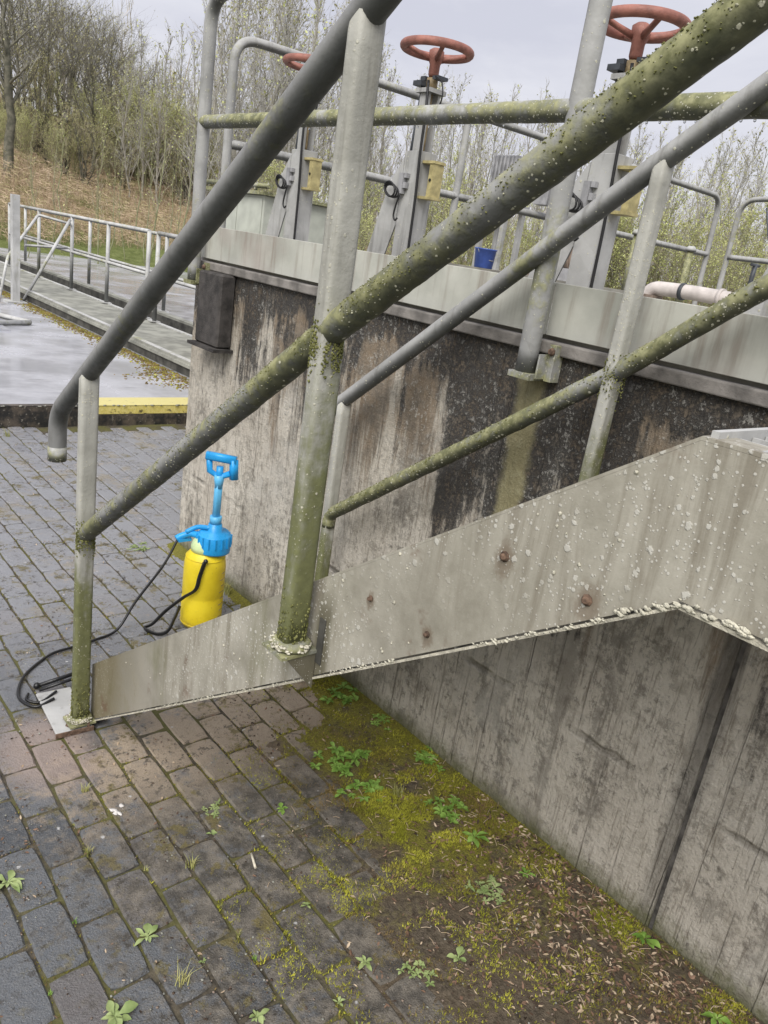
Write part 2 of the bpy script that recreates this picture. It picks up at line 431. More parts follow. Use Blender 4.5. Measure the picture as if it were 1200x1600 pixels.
M['spray_blue_light'] = simple('light_blue_plastic', (.12, .46, .76), .36, .12, 12, bump=.03)
M['black_plastic'] = simple('black_plastic', (.015, .015, .016), .4, .2, 12)
M['stick'] = simple('bleached_stick', (.62, .57, .46), .8, .2, 60)
M['lime'] = simple('white_dropping', (.66, .63, .60), .9, .15, 60)
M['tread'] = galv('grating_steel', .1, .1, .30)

def paving_mat():
    t = NT('block_paving'); x, y, z = t.xyz()
    a = t.n('Attribute', out=0, attribute_name='rnd'); r = t.n('SeparateColor', {0: a}, out=0)
    nb = t.noise(2.2, 5, .6); nf = t.noise(55, 5, .7); ng = t.noise(230, 3, .7)
    c = t.mix(t.mr(r, .0, .6), (.045, .052, .062), (.125, .135, .150))
    c = t.mix(t.mr(r, .80, .97, 0, .6), c, (.15, .125, .115))
    c = t.mix(t.mr(nf, .35, .7, 0, .5), c, (.17, .17, .17))
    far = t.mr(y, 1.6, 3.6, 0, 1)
    c = t.mix(t.math('MULTIPLY', far, .62), c, (.40, .405, .44))  # sky reflection on the farther wet blocks, painted in as pale blue-grey
    # sediment carried from the wall
    dist = t.math('ADD', t.mr(x, .2, 1.05, -.42, .75, smooth=False), t.mr(y, 2.4, 1.9, -.9, .0))
    d = t.math('ADD', dist, t.math('MULTIPLY', t.math('SUBTRACT', nb, .5), 1.3))
    d = t.math('ADD', d, t.math('MULTIPLY', t.math('SUBTRACT', t.noise(13, 6, .75), .5), 2.4))
    d = t.mr(t.math('ADD', d, t.math('MULTIPLY', t.math('SUBTRACT', nf, .5), .7)), .0, .55)
    tan = t.mr(y, 1.55, 1.95)
    dc = t.mix(t.mr(t.noise(17, 5, .7), .35, .68), (.055, .047, .036), (.215, .188, .15))
    dc = t.mix(t.math('MULTIPLY', tan, .85), dc, (.46, .365, .265))
    c = t.mix(t.math('MULTIPLY', d, .90), c, dc)
    c = t.mix(t.math('MULTIPLY', t.mr(t.noise(8, 6, .75), .55, .62), t.mr(x, .0, .9, .15, .85)), c, t.mix(nf, (.09, .075, .018), (.20, .16, .05)))
    gr2 = t.noise(330, 2, .8)
    c = t.mix(t.mr(gr2, .60, .70, 0, .55), c, (.36, .32, .26)); c = t.mix(t.mr(gr2, .42, .32, 0, .6), c, (.02, .02, .02))
    c = t.mix(t.math('MULTIPLY', t.mr(t.noise(28, 5, .8), .54, .62), t.mr(t.noise(4, 3), .40, .55, .1, .8)), c, (.045, .038, .028))
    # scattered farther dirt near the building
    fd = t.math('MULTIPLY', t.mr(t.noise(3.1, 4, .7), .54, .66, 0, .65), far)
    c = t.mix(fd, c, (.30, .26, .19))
    # pale rust-pink plate stain round the stair foot
    sx = t.math('SUBTRACT', x, .66); sy = t.math('MULTIPLY', t.math('SUBTRACT', y, 2.08), .75)
    ps = t.mr(t.math('ADD', t.math('SQRT', t.math('ADD', t.math('MULTIPLY', sx, sx), t.math('MULTIPLY', sy, sy))), t.math('MULTIPLY', t.math('SUBTRACT', nb, .5), .15)), .20, .07, 0, .75)
    c = t.mix(ps, c, (.36, .28, .24))
    sp = t.spots(24, .16, .25); c = t.mix(t.math('MULTIPLY', sp, .8), c, (.6, .6, .6))
    wet = t.mr(t.noise(3.3, 4, .6), .35, .62)
    rg = t.math('ADD', t.mr(wet, 0, 1, .10, .34), t.math('MULTIPLY', d, .3))
    rg = t.math('ADD', rg, t.math('MULTIPLY', nf, .12))
    return t.done(c, rg, t.bump(t.math('ADD', nf, t.math('MULTIPLY', ng, .8)), .9, .005), 0, .6)
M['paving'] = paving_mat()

def soil_mat():
    t = NT('soil_and_moss'); x, y, z = t.xyz()
    n = t.noise(7, 6, .7); nf = t.noise(60, 5, .75); ng = t.noise(200, 3, .7)
    c = t.mix(t.mr(nf, .3, .7), (.045, .036, .025), (.17, .138, .10))
    c = t.mix(t.mr(n, .35, .65, 0, .5), c, (.14, .105, .066))
    g0 = t.math('ADD', t.mr(y, .55, 1.15, -.42, .08), t.mr(x, 1.55, 1.72, 0, .12))
    ctr = t.math('SUBTRACT', 1, t.math('ABSOLUTE', t.math('MULTIPLY', t.math('SUBTRACT', y, 1.5), .8)))
    g = t.math('ADD', t.mr(x, .9, 1.55, -.25, .42, smooth=False), t.math('MULTIPLY', t.math('SUBTRACT', t.noise(4, 5, .7), .5), 2.4))
    g = t.math('ADD', g, t.math('MULTIPLY', t.math('SUBTRACT', nf, .5), .8))
    g = t.math('ADD', g, g0)
    c = t.mix(t.math('MULTIPLY', t.mr(g, .1, .6), .85), c, t.mix(t.mr(ng, .3, .7), (.10, .098, .012), (.31, .29, .035)))
    tan = t.mr(y, 1.5, 1.9, 0, .6); tan = t.math('MULTIPLY', tan, t.mr(x, 1.5, 1.2))
    c = t.mix(t.math('MULTIPLY', tan, t.mr(nf, .3, .6, .4, .9)), c, (.26, .19, .125))
    h = t.math('ADD', nf, t.math('MULTIPLY', ng, .7))
    return t.done(c, t.mr(n, .3, .7, .6, .9), t.bump(h, .9, .008), 0, .3)
M['soil'] = soil_mat()

def joint_mat():
    t = NT('joint_sand'); nf = t.noise(60, 5, .7); n = t.noise(3.5, 4, .6)
    c = t.mix(t.mr(nf, .3, .7), (.035, .03, .022), (.12, .10, .07))
    c = t.mix(t.mr(n, .42, .6, 0, .8), c, t.mix(nf, (.07, .072, .015), (.16, .155, .04)))
    return t.done(c, .9, t.bump(nf, .8, .006))
M['joint'] = joint_mat()

def wet_deck():
    t = NT('wet_concrete_deck'); n = t.noise(1.6, 5, .6); nf = t.noise(40, 4, .7); s = t.noise(1, 4, .6, t.scaled((1.2, 7, 1)))
    c = t.mix(t.mr(n, .3, .7), (.38, .385, .42), (.52, .525, .57))
    c = t.mix(t.mr(s, .60, .70, 0, .6), c, (.26, .26, .28))
    return t.done(c, t.mr(n, .35, .65, .10, .28), t.bump(t.math('ADD', t.math('MULTIPLY', s, .5), t.math('MULTIPLY', nf, .2)), .12, .004), 0, .7)
M['wetdeck'] = wet_deck()
def kerb_mat():
    t = NT('kerb_face'); n = t.noise(9, 5, .7); nf = t.noise(50, 4)
    c = t.mix(t.mr(n, .4, .65), (.018, .018, .018), (.11, .09, .07)); c = t.mix(t.mr(nf, .62, .7, 0, .6), c, (.35, .33, .28))
    return t.done(c, .6, t.bump(nf, .6, .006))
M['kerb'] = kerb_mat()
def yellow_mat():
    t = NT('worn_yellow_paint'); n = t.noise(9, 5, .75); nf = t.noise(50, 4)
    c = t.mix(t.mr(nf, .3, .7), (.62, .52, .13), (.74, .64, .24)); c = t.mix(t.mr(n, .52, .62), c, (.10, .08, .035))
    return t.done(c, .5, t.bump(n, .3, .004))
M['yellow'] = yellow_mat()
def yellow_top():
    t = NT('yellow_edge_paint'); n = t.noise(13, 5, .75)
    c = t.mix(t.mr(n, .60, .70), (.70, .62, .24), (.30, .27, .16))
    return t.done(c, .35, t.bump(n, .2, .003))
M['yellow_top'] = yellow_top()
M['ledge'] = simple('ledge_concrete', (.27, .27, .235), .75, .3, 5, bump=.4)
M['ledge_dark'] = simple('ledge_concrete_dark', (.07, .068, .06), .8, .5, 8, bump=.6)
M['water'] = simple('channel_water', (.03, .035, .035), .05, .1, 2, bump=.02)

def terrain_mat():
    t = NT('bank_grass'); x, y, z = t.xyz()
    n = t.noise(.28, 5, .65); nf = t.noise(5, 6, .75); ng = t.noise(1.2, 5, .7)
    grass = t.mix(t.mr(nf, .3, .7), (.13, .16, .045), (.24, .27, .10))
    br = t.mix(t.mr(nf, .3, .7), (.23, .16, .095), (.46, .34, .22))
    ol = t.mix(t.mr(nf, .3, .7), (.10, .11, .035), (.22, .21, .08))
    m = t.math('ADD', t.mr(z, .35, 1.6, -.55, .75, smooth=False), t.math('MULTIPLY', t.math('SUBTRACT', n, .5), 1.3))
    m = t.math('ADD', m, t.math('MULTIPLY', t.math('SUBTRACT', ng, .5), .9))
    c = t.mix(t.mr(m, -.15, .3), grass, br)
    c = t.mix(t.mr(t.math('ADD', m, t.math('MULTIPLY', t.math('SUBTRACT', t.noise(.5, 4), .5), 1)), .65, .95), c, ol)
    return t.done(c, .95, t.bump(t.math('ADD', nf, ng), 1, .15), 0, .2)
M['terrain'] = terrain_mat()

def bark(name, a, b, sc=6):
    t = NT(name); n = t.noise(sc, 4, .6)
    return t.done(t.mix(t.mr(n, .3, .7), a, b), .9, None, 0, .2)
M['bark'] = bark('bark_grey', (.22, .205, .17), (.40, .38, .33))
M['bark_dark'] = bark('bark_dark', (.085, .085, .065), (.19, .18, .14))
M['bark_green'] = bark('bark_green', (.17, .175, .09), (.32, .32, .19))
M['bark_pale'] = bark('bark_pale', (.20, .19, .165), (.34, .33, .30))
M['twig'] = bark('twig_grey', (.36, .345, .31), (.60, .585, .545), .8)
M['twig_brown'] = bark('twig_brown', (.30, .25, .185), (.50, .44, .34), .8)
M['twig_dark'] = bark('twig_dark', (.16, .15, .12), (.31, .29, .245), .8)
M['bud'] = bark('buds_green', (.38, .42, .14), (.60, .62, .28), 1.5)
M['bud_ol'] = bark('buds_olive', (.30, .30, .12), (.52, .50, .26), 1.5)
M['bramble'] = bark('bramble', (.24, .21, .10), (.46, .42, .22), 1.5)
M['bramble_br'] = bark('dead_stalk', (.32, .235, .15), (.58, .46, .33), 1.5)
def leafm(name, a, b, rough=.5, sc=25):
    t = NT(name); n = t.noise(sc, 3); r = t.n('ObjectInfo', out=5)
    c = t.mix(t.mr(n, .3, .7), a, b)
    return t.done(c, rough, None, 0, .45)
M['leaf'] = leafm('weed_leaf', (.13, .25, .035), (.28, .44, .09))
M['leaf_pale'] = leafm('weed_leaf_pale', (.19, .26, .085), (.36, .43, .18))
M['leaf_yel'] = leafm('grass_blade_yellow', (.23, .25, .06), (.42, .40, .16))
M['rail_moss'] = leafm('rail_moss', (.09, .095, .022), (.22, .22, .08), .9, 40)
M['rail_crust'] = simple('rail_lichen', (.42, .41, .30), .9, .45, 60, bump=.6)
M['moss_a'] = leafm('moss_bright', (.27, .28, .018), (.52, .50, .06), .9, 9)
M['moss_b'] = leafm('moss_dark', (.15, .145, .015), (.30, .27, .035), .9, 9)
M['moss_c'] = leafm('moss_brown', (.13, .09, .03), (.24, .17, .065), .9, 9)
M['dead_a'] = leafm('dead_leaf_tan', (.36, .26, .17), (.62, .50, .36), .8)
M['dead_b'] = leafm('dead_leaf_brown', (.14, .08, .05), (.27, .17, .115), .8)
M['dead_c'] = leafm('dead_leaf_dark', (.045, .03, .02), (.10, .065, .045), .8)

# ------------------------------------------------------------------ ground: paving, bed, slab, terrain
def hsh(i, j, k=0):
    return random.Random(i*7919+j*104729+k*31).random()
bed = MB()
nx, ny = 40, 60
for i in range(nx):
    for j in range(ny):
        x0 = -3+4.75*i/nx; x1 = -3+4.75*(i+1)/nx; y0 = -2.5+8.4*j/ny; y1 = -2.5+8.4*(j+1)/ny
        bed.poly([(x,y,-.0080+.006*noise.noise(Vector((x*6,y*6,0)))+.0025*max(0,min(1,(x-.2)/.5))*max(0,min(1,(2.6-y)/.5))) for x,y in ((x0,y0),(x1,y0),(x1,y1),(x0,y1))])
bed.poly([(1.7501,3.3,-.009),(3.499,3.3,-.009),(3.499,5.88,-.009),(1.7501,5.88,-.009)])
bed.build('paving_joints', M['joint'], kind='structure', label='sandy mossy joints under the block paving', cat='ground')

pav = MB()
BW, BL = .1028, .206
gx = -3.0 + (0.417-(-3.0)) % BW
i = 0; x = gx
while x < 1.75:
    xx1 = min(x+BW, 1.748)
    y = -2.5 + (0.1 if i % 2 else 0.0) + .004
    j = 0
    while y < 5.86:
        yy1 = min(y+BL, 5.865)
        if yy1-y > .03 and xx1-x > .02:
            g = .0034
            cx, cy = (x+xx1)/2, (y+yy1)/2
            dz = (hsh(i,j,1)-.5)*.004 + .0025*noise.noise(Vector((cx*1.5,cy*1.5,0)))
            tx, ty = (hsh(i,j,2)-.5)*.016, (hsh(i,j,3)-.5)*.02
            rz = (hsh(i,j,4)-.5)*.02
            pav.col = .02+.98*hsh(i,j,5); pav.sm = False
            hx, hy = (xx1-x)/2-g, (yy1-y)/2-g
            Mx = Matrix.Translation((cx+(hsh(i,j,6)-.5)*.002, cy, dz)) @ Matrix.Rotation(rz,4,'Z') @ Matrix.Rotation(tx,4,'Y') @ Matrix.Rotation(ty,4,'X')
            b = .0042; n0 = len(pav.v)
            # perimeter with worn outline
            ring = []
            nxs, nys = 3, 5
            for k in range(nxs): ring.append((-hx+2*hx*k/nxs, -hy))
            for k in range(nys): ring.append((hx, -hy+2*hy*k/nys))
            for k in range(nxs): ring.append((hx-2*hx*k/nxs, hy))
            for k in range(nys): ring.append((-hx, hy-2*hy*k/nys))
            R = len(ring)
            for lvl in range(3):
                for k,(px,py) in enumerate(ring):
                    w = (random.random()-.5)*.0022
                    cr = .004 if (abs(abs(px)-hx) < 1e-6 and abs(abs(py)-hy) < 1e-6) else 0
                    s_ = 1-(cr+ (0 if lvl < 2 else b)+w)/hx; s2 = 1-(cr+(0 if lvl < 2 else b)+w)/hy
                    zz = (-.03, -.005+w, 0+w*.4)[lvl]
                    pav.v.append(tuple(Mx @ Vector((px*s_, py*s2, zz))))
            for lvl in range(2):
                for k in range(R):
                    kk = (k+1) % R
                    pav.face([n0+lvl*R+k, n0+lvl*R+kk, n0+(lvl+1)*R+kk, n0+(lvl+1)*R+k])
            pav.face([n0+2*R+k for k in range(R)])
        y += BL; j += 1
    x += BW; i += 1
GX0 = 1.752
for i2 in range(21):
    for j2 in range(14):
        xa = 1.7525+i2*BW; ya = 3.0+j2*BL+(.1 if i2 % 2 else 0)
        if xa+BW > 3.47+.0 or ya+BL > 5.866: continue
        if ya < 3.30+(xa-1.75)*1.75: continue
        pav.col = .02+.98*hsh(i2,j2,9); dz = (hsh(i2,j2,1)-.5)*.004
        pav.box((xa+.003, ya+.003, -.03), (xa+BW-.003, ya+BL-.003, dz), bev=.005)
pav.build('paving', M['paving'], kind='structure', label='wet grey block paving with mossy joints', cat='paving', fixn=False)

def terr(x, y):
    d = hypot(x, y); az = math.degrees(math.atan2(x, y))
    if d < 19: return -.03
    f = 1/(1+exp((az-33)/4.0))                   # high bank on the left
    f2 = 1/(1+exp((az-17)/4))
    t = max(0, d-21); h = (.17*min(t, 30)+.03*min(t, 3))*f + .05*min(t, 22)*(1-f)*1.0
    h += f2*.07*min(max(0,t-4), 20)
    h += (noise.noise(Vector((x*.12, y*.12, 0)))*.9+noise.noise(Vector((x*.5, y*.5, 3)))*.18)*min(1, max(0, d-19)/12)
    return -.03+max(0, h)+ (.10 if d > 20 else .1*(d-19))
tr = MB(); tr.sm = True
# polar grid
rs = [0.0, 5, 10, 14, 17, 18.5]+[19+k*.7 for k in range(60)]+[62, 68, 76, 90, 120, 170, 260, 400]
na = 180
tr.v.append((0, 0, -.031))
for r in rs[1:]:
    for k in range(na):
        a = 2*pi*k/na; x, y = r*sin(a), r*cos(a)
        tr.v.append((x, y, terr(x, y) if r < 100 else terr(x*90/r, y*90/r)))
for k in range(na):
    tr.face([0, 1+k, 1+(k+1) % na])
for i in range(len(rs)-2):
    for k in range(na):
        j = (k+1) % na
        tr.face([1+i*na+k, 1+(i+1)*na+k, 1+(i+1)*na+j, 1+i*na+j])
tr.build('ground', M['terrain'], kind='structure', label='grass and brown bracken bank rising behind the works', cat='ground')

# raised slab beyond the paving
sl = MB(); sl.box((-9, 5.88, -.028), (3.5, 19.0, .15)); sl.mi = 1
sl.box((-9, 5.868, -.02), (2.11, 5.8795, .146)); sl.mi = 2
sl.box((2.112, 5.868, .085), (3.5, 5.8795, .146)); sl.mi = 1
sl.box((2.112, 5.868, -.02), (3.5, 5.8795, .083)); sl.mi = 3
sl.box((2.13, 5.868, .1505), (3.49, 6.13, .1545)); sl.mi = 1
sl.box((-9, 5.868, .1505), (2.128, 5.93, .1540))
sl.build('concrete_deck', [M['wetdeck'], M['kerb'], M['yellow'], M['yellow_top']], kind='structure', label='raised wet concrete deck with a kerb, part painted yellow', cat='deck')
# white chips along the kerb top are dirt
kb = MB()
for k in range(60):
    kx = random.uniform(.6, 3.3)
    kb.blob((kx, 5.875+random.uniform(-.02,.0), .153+random.uniform(-.12,.0)*0), random.uniform(.004, .012), 5, 3, (1.5,1,.5), .3)
kb.build('kerb_chips', M['ledge'], kind='stuff', label='small pale chips along the kerb edge', cat='debris')

# channel walkways
ck = MB()
ck.box((3.5, 6.0, -.02), (4.38, 22, .30)); ck.box((4.86, 6.0, -.02), (4.98, 22, .30)); ck.box((3.47, 6.0, .245), (3.5, 22, .275))
ck.mi = 1; ck.box((3.492, 6.0, .16), (3.499, 22, .243)); ck.box((4.84, 6.0, .02), (4.859, 22, .27)); ck.mi = 2
ck.box((4.98, 6.0, -.02), (14, 21.5, .296))
ck.build('channel_walkway', [M['ledge'], M['ledge_dark'], M['wetdeck']], kind='structure', label='pale concrete channel edge with wet walkway behind', cat='walkway')
wt = MB(); wt.box((4.38, 6.0, -.02), (4.86, 22, .08)); wt.build('water', M['water'], kind='structure', label='dark water in the narrow channel', cat='water')
an = MB()
an.box((3.50, 6, .3005), (3.56, 22, .306)); an.box((4.30, 6, .3005), (4.36, 22, .312))
an.build('edge_angle', M['galv_far'], label='long galvanised angle along the channel ledge beyond the deck', cat='edge trim')

# ------------------------------------------------------------------ tank wall
W = thing('tank_wall', 'stained concrete tank wall beside the stairs with pale fascia on top', 'wall', (1.75, 1.5, 0))
wb = MB()
# front face pieces either side of the joint
XW = 1.75
def wallpoly(z0, z1, off=0):
    return [(XW,.648,0),(XW,3.48,0),(2.36,4.6,0),(4.25,7.9,0),(12,7.9,0),(12,.648,0)]
wp = wallpoly(0,0)
n = len(wp)
wb.prism([(a,b,-.02) for a,b,c in wp], (0,0,1.42))
wb.box((XW+.003, -3.0, -.02), (12, .635, 1.40))
wb.build('wall', M['wall'], W)
sj = MB(); sj.box((XW+.009, .632, -.02), (12, .648, 1.39)); sj.build('joint_seal', M['seal'], W)
cp = MB()
cp.prism([(XW-.022,-3,1.40),(XW-.022,3.50,1.40),(2.345,4.62,1.40),(4.24,7.93,1.40),(12,7.93,1.40),(12,-3,1.40)], (0,0,.034))
cp.build('coping', M['coping'], W, bevel=.004)
fl = MB(); fl.prism([(XW+.03,-3,1.434),(XW+.03,3.48,1.434),(2.36,4.58,1.434),(4.25,7.88,1.434),(12,7.88,1.434),(12,-3,1.434)], (0,0,.012)); fl.build('deck_floor', M['deckfloor'], W)
for (y0, y1, dx) in ((-3, -.62, 0), (-.615, 1.388, .004), (1.393, 3.44, 0)):
    f = MB(); f.box((XW-.008+dx, y0, 1.447), (XW+.002+dx, y1, 1.586)); f.box((XW+.0022+dx, y0, 1.578), (XW+.05+dx, y1, 1.586))
    f.build('fascia_panel', M['fascia'], W, bevel=.0015)
f = MB(); f.prism([(XW-.006,3.446,1.447),(2.33,4.6,1.447),(2.34,4.6,1.447),(XW+.004,3.446,1.447)], (0,0,.139)); f.build('fascia_panel', M['fascia'], W)
bk = MB(); bk.box((XW-.075, 3.10, 1.085), (XW-.001, 3.31, 1.399), bev=.008); bk.box((XW-.10, 3.08, 1.07), (XW-.002, 3.33, 1.084)); bk.build('corbel', M['bollard_dark'], W)
# corner nib


# ------------------------------------------------------------------ steel staircase
ST = thing('metal_staircase', 'galvanised steel stairs with mossy handrails rising beside the wall', 'staircase', (1.2, 2.1, 0))
XN = .83; XF = 1.60
def stringer(x0, th, name, mat, side):
    s = MB()
    prof = [(2.185,.004),(2.185,.207),(.415,1.453),(-.8,1.453),(-.8,1.268),(.385,1.268)]
    # thin web subdivided a little for wavy plate
    s.prism([(x0,y,z) for y,z in prof], (th,0,0))
    o = s.build(name, mat, ST)
    e = MB()
    # bottom & top flange edges (channel lips turned inwards)
    w = .05*side
    bot = [(2.185,.0),(.385,1.264),(-.8,1.264)]
    top = [(2.185,.2072),(.415,1.4533),(-.8,1.4533)]
    for path in (bot, top):
        for a, b in zip(path, path[1:]):
            ov = .0030 if path is bot else 0
            xa, xb = (x0-ov, x0+w) if side > 0 else (x0+w, x0+.006+ov)
            zz = -.0055 if path is bot else .0
            e.prism([(xa,a[0],a[1]+zz),(xb,a[0],a[1]+zz),(xb,a[0],a[1]+zz+.005),(xa,a[0],a[1]+zz+.005)], (0,b[0]-a[0],b[1]-a[1]))
        if path is bot:
            e.build('flange', M['pale_edge'], o); e = MB()
    e.build('flange', M['stringer'], o)
    return o
sn = stringer(XN, .006, 'stringer', M['stringer'], 1)
sf = stringer(XF, .006, 'stringer', M['stringer'], -1)
# lichen crust on the lower edge and foot mounts
lc = MB()
random.seed(3)
for k in range(800):
    t = random.random()**.8; y = .385+(2.1-.385)*t
    if random.random() < .2+.6*t or noise.noise(Vector((y*6,0,3))) < -.05: continue
    z = 1.264+(2.185-0 and (0-1.264)/(2.185-.385))*(y-.385)
    lc.blob((XN-.004, y, z+random.uniform(-.004,.004)), random.uniform(.0010,.0030)*(1.15-.5*t), 5, 3, (.5,1.5,.7), .4)
for k in range(80):
    y = random.choice((random.uniform(.30,.46), random.uniform(-.1,.38)))
    lc.blob((XN-.004, y, 1.266+max(0,(.385-y))*0-max(0,y-.385)*.7+random.uniform(-.004,.006)), random.uniform(.0018,.0046), 5, 3, (.5,1.6,.8), .4)
o = lc.build('lichen', M['white_edge'], sn); o['kind'] = 'stuff'
lp = MB()
for k in range(240):
    y = .0+2.0*random.random()**.9; t = random.random()
    zt = min(1.45, 1.453-(y-.415)*.704); zb = min(1.27, 1.268-(y-.385)*.705)
    if zt < zb: continue
    z = zb+(zt-zb)*t
    if noise.noise(Vector((y*5, z*5, 1))) < -.02: continue
    if random.random() < (y-1.2): continue
    r = random.choice((.0012,.0015,.002,.0026,.0034))
    lp.blob((XN-.0005, y, z), r, 6, 3, (.45,1,1.0), .3)
o = lp.build('lichen', M['white_edge'], sn); o['kind'] = 'stuff'
# bolts with rust
for (y, z) in ((.915,1.029),(.769,1.032),(.649,1.217),(.504,1.215)):
    b = MB(); r = .0055 if y < 1 and z > 1.1 else .0038
    ax = Matrix.Rotation(-pi/2, 3, 'Y')
    b.lathe((XN-.0005, y, z), [(r*1.5,0),(r*1.5,.0015),(r,.002),(r,.006),(r*.55,.0075)], 6 if r > .006 else 8, axis=ax)
    b.build('bolt', M['rust'], ST)
# treads (open grating with nosing)
for k in range(6):
    z = 1.255-.186*k; yc = .577+.263*k
    t = MB(); y0, y1 = yc-.13, yc+.13
    t.box((XN+.0065, y1-.006, z-.035), (XF-.0005, y1, z)); t.box((XN+.0065, y0, z-.035), (XF-.0005, y0+.005, z-.001))
    for q in range(1, 9): t.box((XN+.0065, y0+q*.028-.0015, z-.03), (XF-.0005, y0+q*.028+.0015, z-.002))
    for q in range(20): t.box((XN+.03+q*.037, y0+.006, z-.012), (XN+.034+q*.037, y1-.007, z-.0025))
    t.build('tread', M['tread'], ST)
ld = MB()
ld.box((XN+.0065, .40, 1.415), (XF-.0005, .409, 1.466)); 
for q in range(26): ld.box((XN+.0065, -.78+q*.045, 1.425), (XF-.0005, -.775+q*.045, 1.4595))
for q in range(22): ld.box((XN+.02+q*.034, -.79, 1.43), (XN+.024+q*.034, .399, 1.4575))
ld.box((XN+.0065, -.8, 1.415), (XF-.0005, -.792, 1.459))
ld.build('landing', M['galv_plate'], ST)
# posts
R = .0265
XP = .79; XQ = 1.655
def bulge(pts, r): return r
def post(x, y, z0, z1, r=R, mat='post'):
    p = MB(); pts = subdiv([(x,y,z0),(x,y,z1)], .05); p.tube(pts, r, 32, rough=.0009, rs=3, flat=(.68, .95))
    return p.build('post', M[mat], ST)
post(XP, 2.172, .030, 1.157); post(XP, 1.078, .872, 1.929); post(XP, .015, 1.27, 2.66)
post(XQ, 2.118, .10, 1.089, .0235); post(XQ, 1.088, .97, 1.880, .0235); post(XQ, .03, 1.27, 2.6, .024)
# saddle welds at post tops
# handrails
hr = MB()
top = fillet([(XP,2.43,.828),(XP,2.43,.978),(XP,1.1,1.915),(XP,.0,2.69),(XP,-.8,2.69)], .10, 8)
hr.tube(subdiv(top, .04), .0273, 20, rough=.0008, rs=2)
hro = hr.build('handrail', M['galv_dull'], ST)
er = MB(); er.tube([(XP,2.43,.826),(XP,2.43,.872)], .0283, 20); er.build('end_collar', M['galv_green'], hro)
mr = MB()
mid = [(XP,2.172,.672),(XP,1.085,1.452),(XP,.467,1.868),(XP,.015,2.18)]
mr.tube(subdiv(mid, .005), .0255, 40, rough=.0020, rs=4.5)
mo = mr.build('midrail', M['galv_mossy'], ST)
def crust(path, r, num, mat, parent, s0=.0015, s1=.0042, bias=None, name='lichen'):
    m = MB(); P = subdiv(path, .01)
    for k in range(num):
        i = random.randrange(len(P)-1); p = P[i].lerp(P[i+1], random.random()); T = (P[i+1]-P[i]).normalized()
        U = T.cross(Vector((0,0,1))).normalized(); Wv = U.cross(T)
        a = random.uniform(-.2, pi+.6)
        if noise.noise(p*14) < -.15: continue
        d = U*cos(a)*(-1)+Wv*sin(a)
        m.blob(p+d*r, random.uniform(s0, s1), 5, 3, (1,1,.7), .35)
    o = m.build(name, mat, parent); o['kind'] = 'stuff'; return o
crust(mid, .0262, 900, [M['rail_crust']], mo, .0007, .0020)
crust(mid, .0262, 4000, [M['rail_moss']], mo, .0006, .0016, name='moss')
# moss collars where rails meet posts
mc = MB()
for (px_, py_, pz_) in ((XP, 1.08, 1.43), (XP, 2.165, .665)):
    for k in range(700):
        a = random.uniform(0, 2*pi); mc.blob((px_+cos(a)*.0265, py_+sin(a)*.027, pz_+random.gauss(0, .024)), random.uniform(.0010, .0030), 5, 3, (1,1,1), .4)
for k in range(240):
    a = random.uniform(0, 2*pi); mc.blob((XP+cos(a)*.027, 1.078+sin(a)*.027, .88+abs(random.gauss(0, .05))), random.uniform(.0010, .0026), 5, 3, (1,1,1.4), .4)
for k in range(180):
    a = random.uniform(0, 2*pi); mc.blob((XP+cos(a)*.027, 2.172+sin(a)*.027, .04+abs(random.gauss(0, .07))), random.uniform(.0015, .0035), 5, 3, (1,1,1.4), .4)
for k in range(300):
    a = random.uniform(0, 2*pi); mc.blob((XQ+cos(a)*.026, 1.085+sin(a)*.028, 1.39+random.gauss(0, .025)), random.uniform(.0010, .0026), 5, 3, (1,1,1), .4)
o = mc.build('moss', M['rail_moss'], ST); o['kind'] = 'stuff'
hf = MB(); fr = [(XQ,2.24,.995),(XQ,2.118,1.092),(XQ,1.088,1.882),(XQ,.05,2.64),(XQ,-.8,2.68)]
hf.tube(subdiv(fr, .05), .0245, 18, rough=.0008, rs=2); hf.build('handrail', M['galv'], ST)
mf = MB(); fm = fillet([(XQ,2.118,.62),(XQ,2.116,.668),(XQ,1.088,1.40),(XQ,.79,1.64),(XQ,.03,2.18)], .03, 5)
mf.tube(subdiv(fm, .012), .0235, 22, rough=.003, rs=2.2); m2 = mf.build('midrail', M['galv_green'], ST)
crust(fm[6:], .0240, 900, [M['rail_moss']], m2, .0012, .0034, name='moss')
crust(fm[6:], .0240, 500, [M['rail_crust']], m2, .0010, .0026)
# post feet
def foot(y, z, r=.048):
    f = MB(); f.lathe((XP, y, z), [(r*.55,-.006),(r*.9,-.006),(r,-.002),(r*.98,.004),(r*.82,.010),(r*.6,.010)], 14)
    cr_ = f.build('foot_collar', M['galv_green'], ST)
    q = MB()
    for k in range(230):
        a = random.uniform(pi*.55, pi*1.75); rr_ = r*random.uniform(.62, 1.02)
        if noise.noise(Vector((a*2.2, y, 1))) < -.25: continue
        q.blob((XP+cos(a)*rr_, y+sin(a)*rr_, z+random.uniform(-.003,.009)), random.uniform(.0014, .0042), 5, 3, (1.3,1.3,.6), .4)
    o_ = q.build('lichen', M['white_edge'], cr_); o_['kind'] = 'stuff'
    g = MB(); g.box((XP-.042, y-.036, z-.013), (XN-.0005, y+.036, z-.0065)); g.build('foot_plate', M['galv_green'], ST)
foot(2.172, .034, .038); foot(1.078, .868, .040)
for gy, gz in ((1.045,.775),(1.10,.79)):
    gs = MB(); gs.prism([(XN-.002,gy,.856),(XP-.03,gy,.856),(XN-.002,gy,gz)], (0,.006,0)); gs.build('gusset', M['stringer'], ST)
dr = MB(); dr.box((XN-.003, 1.028, .835), (XN-.0008, 1.046, .93)); dr.build('weld_strip', M['ledge_dark'], ST)
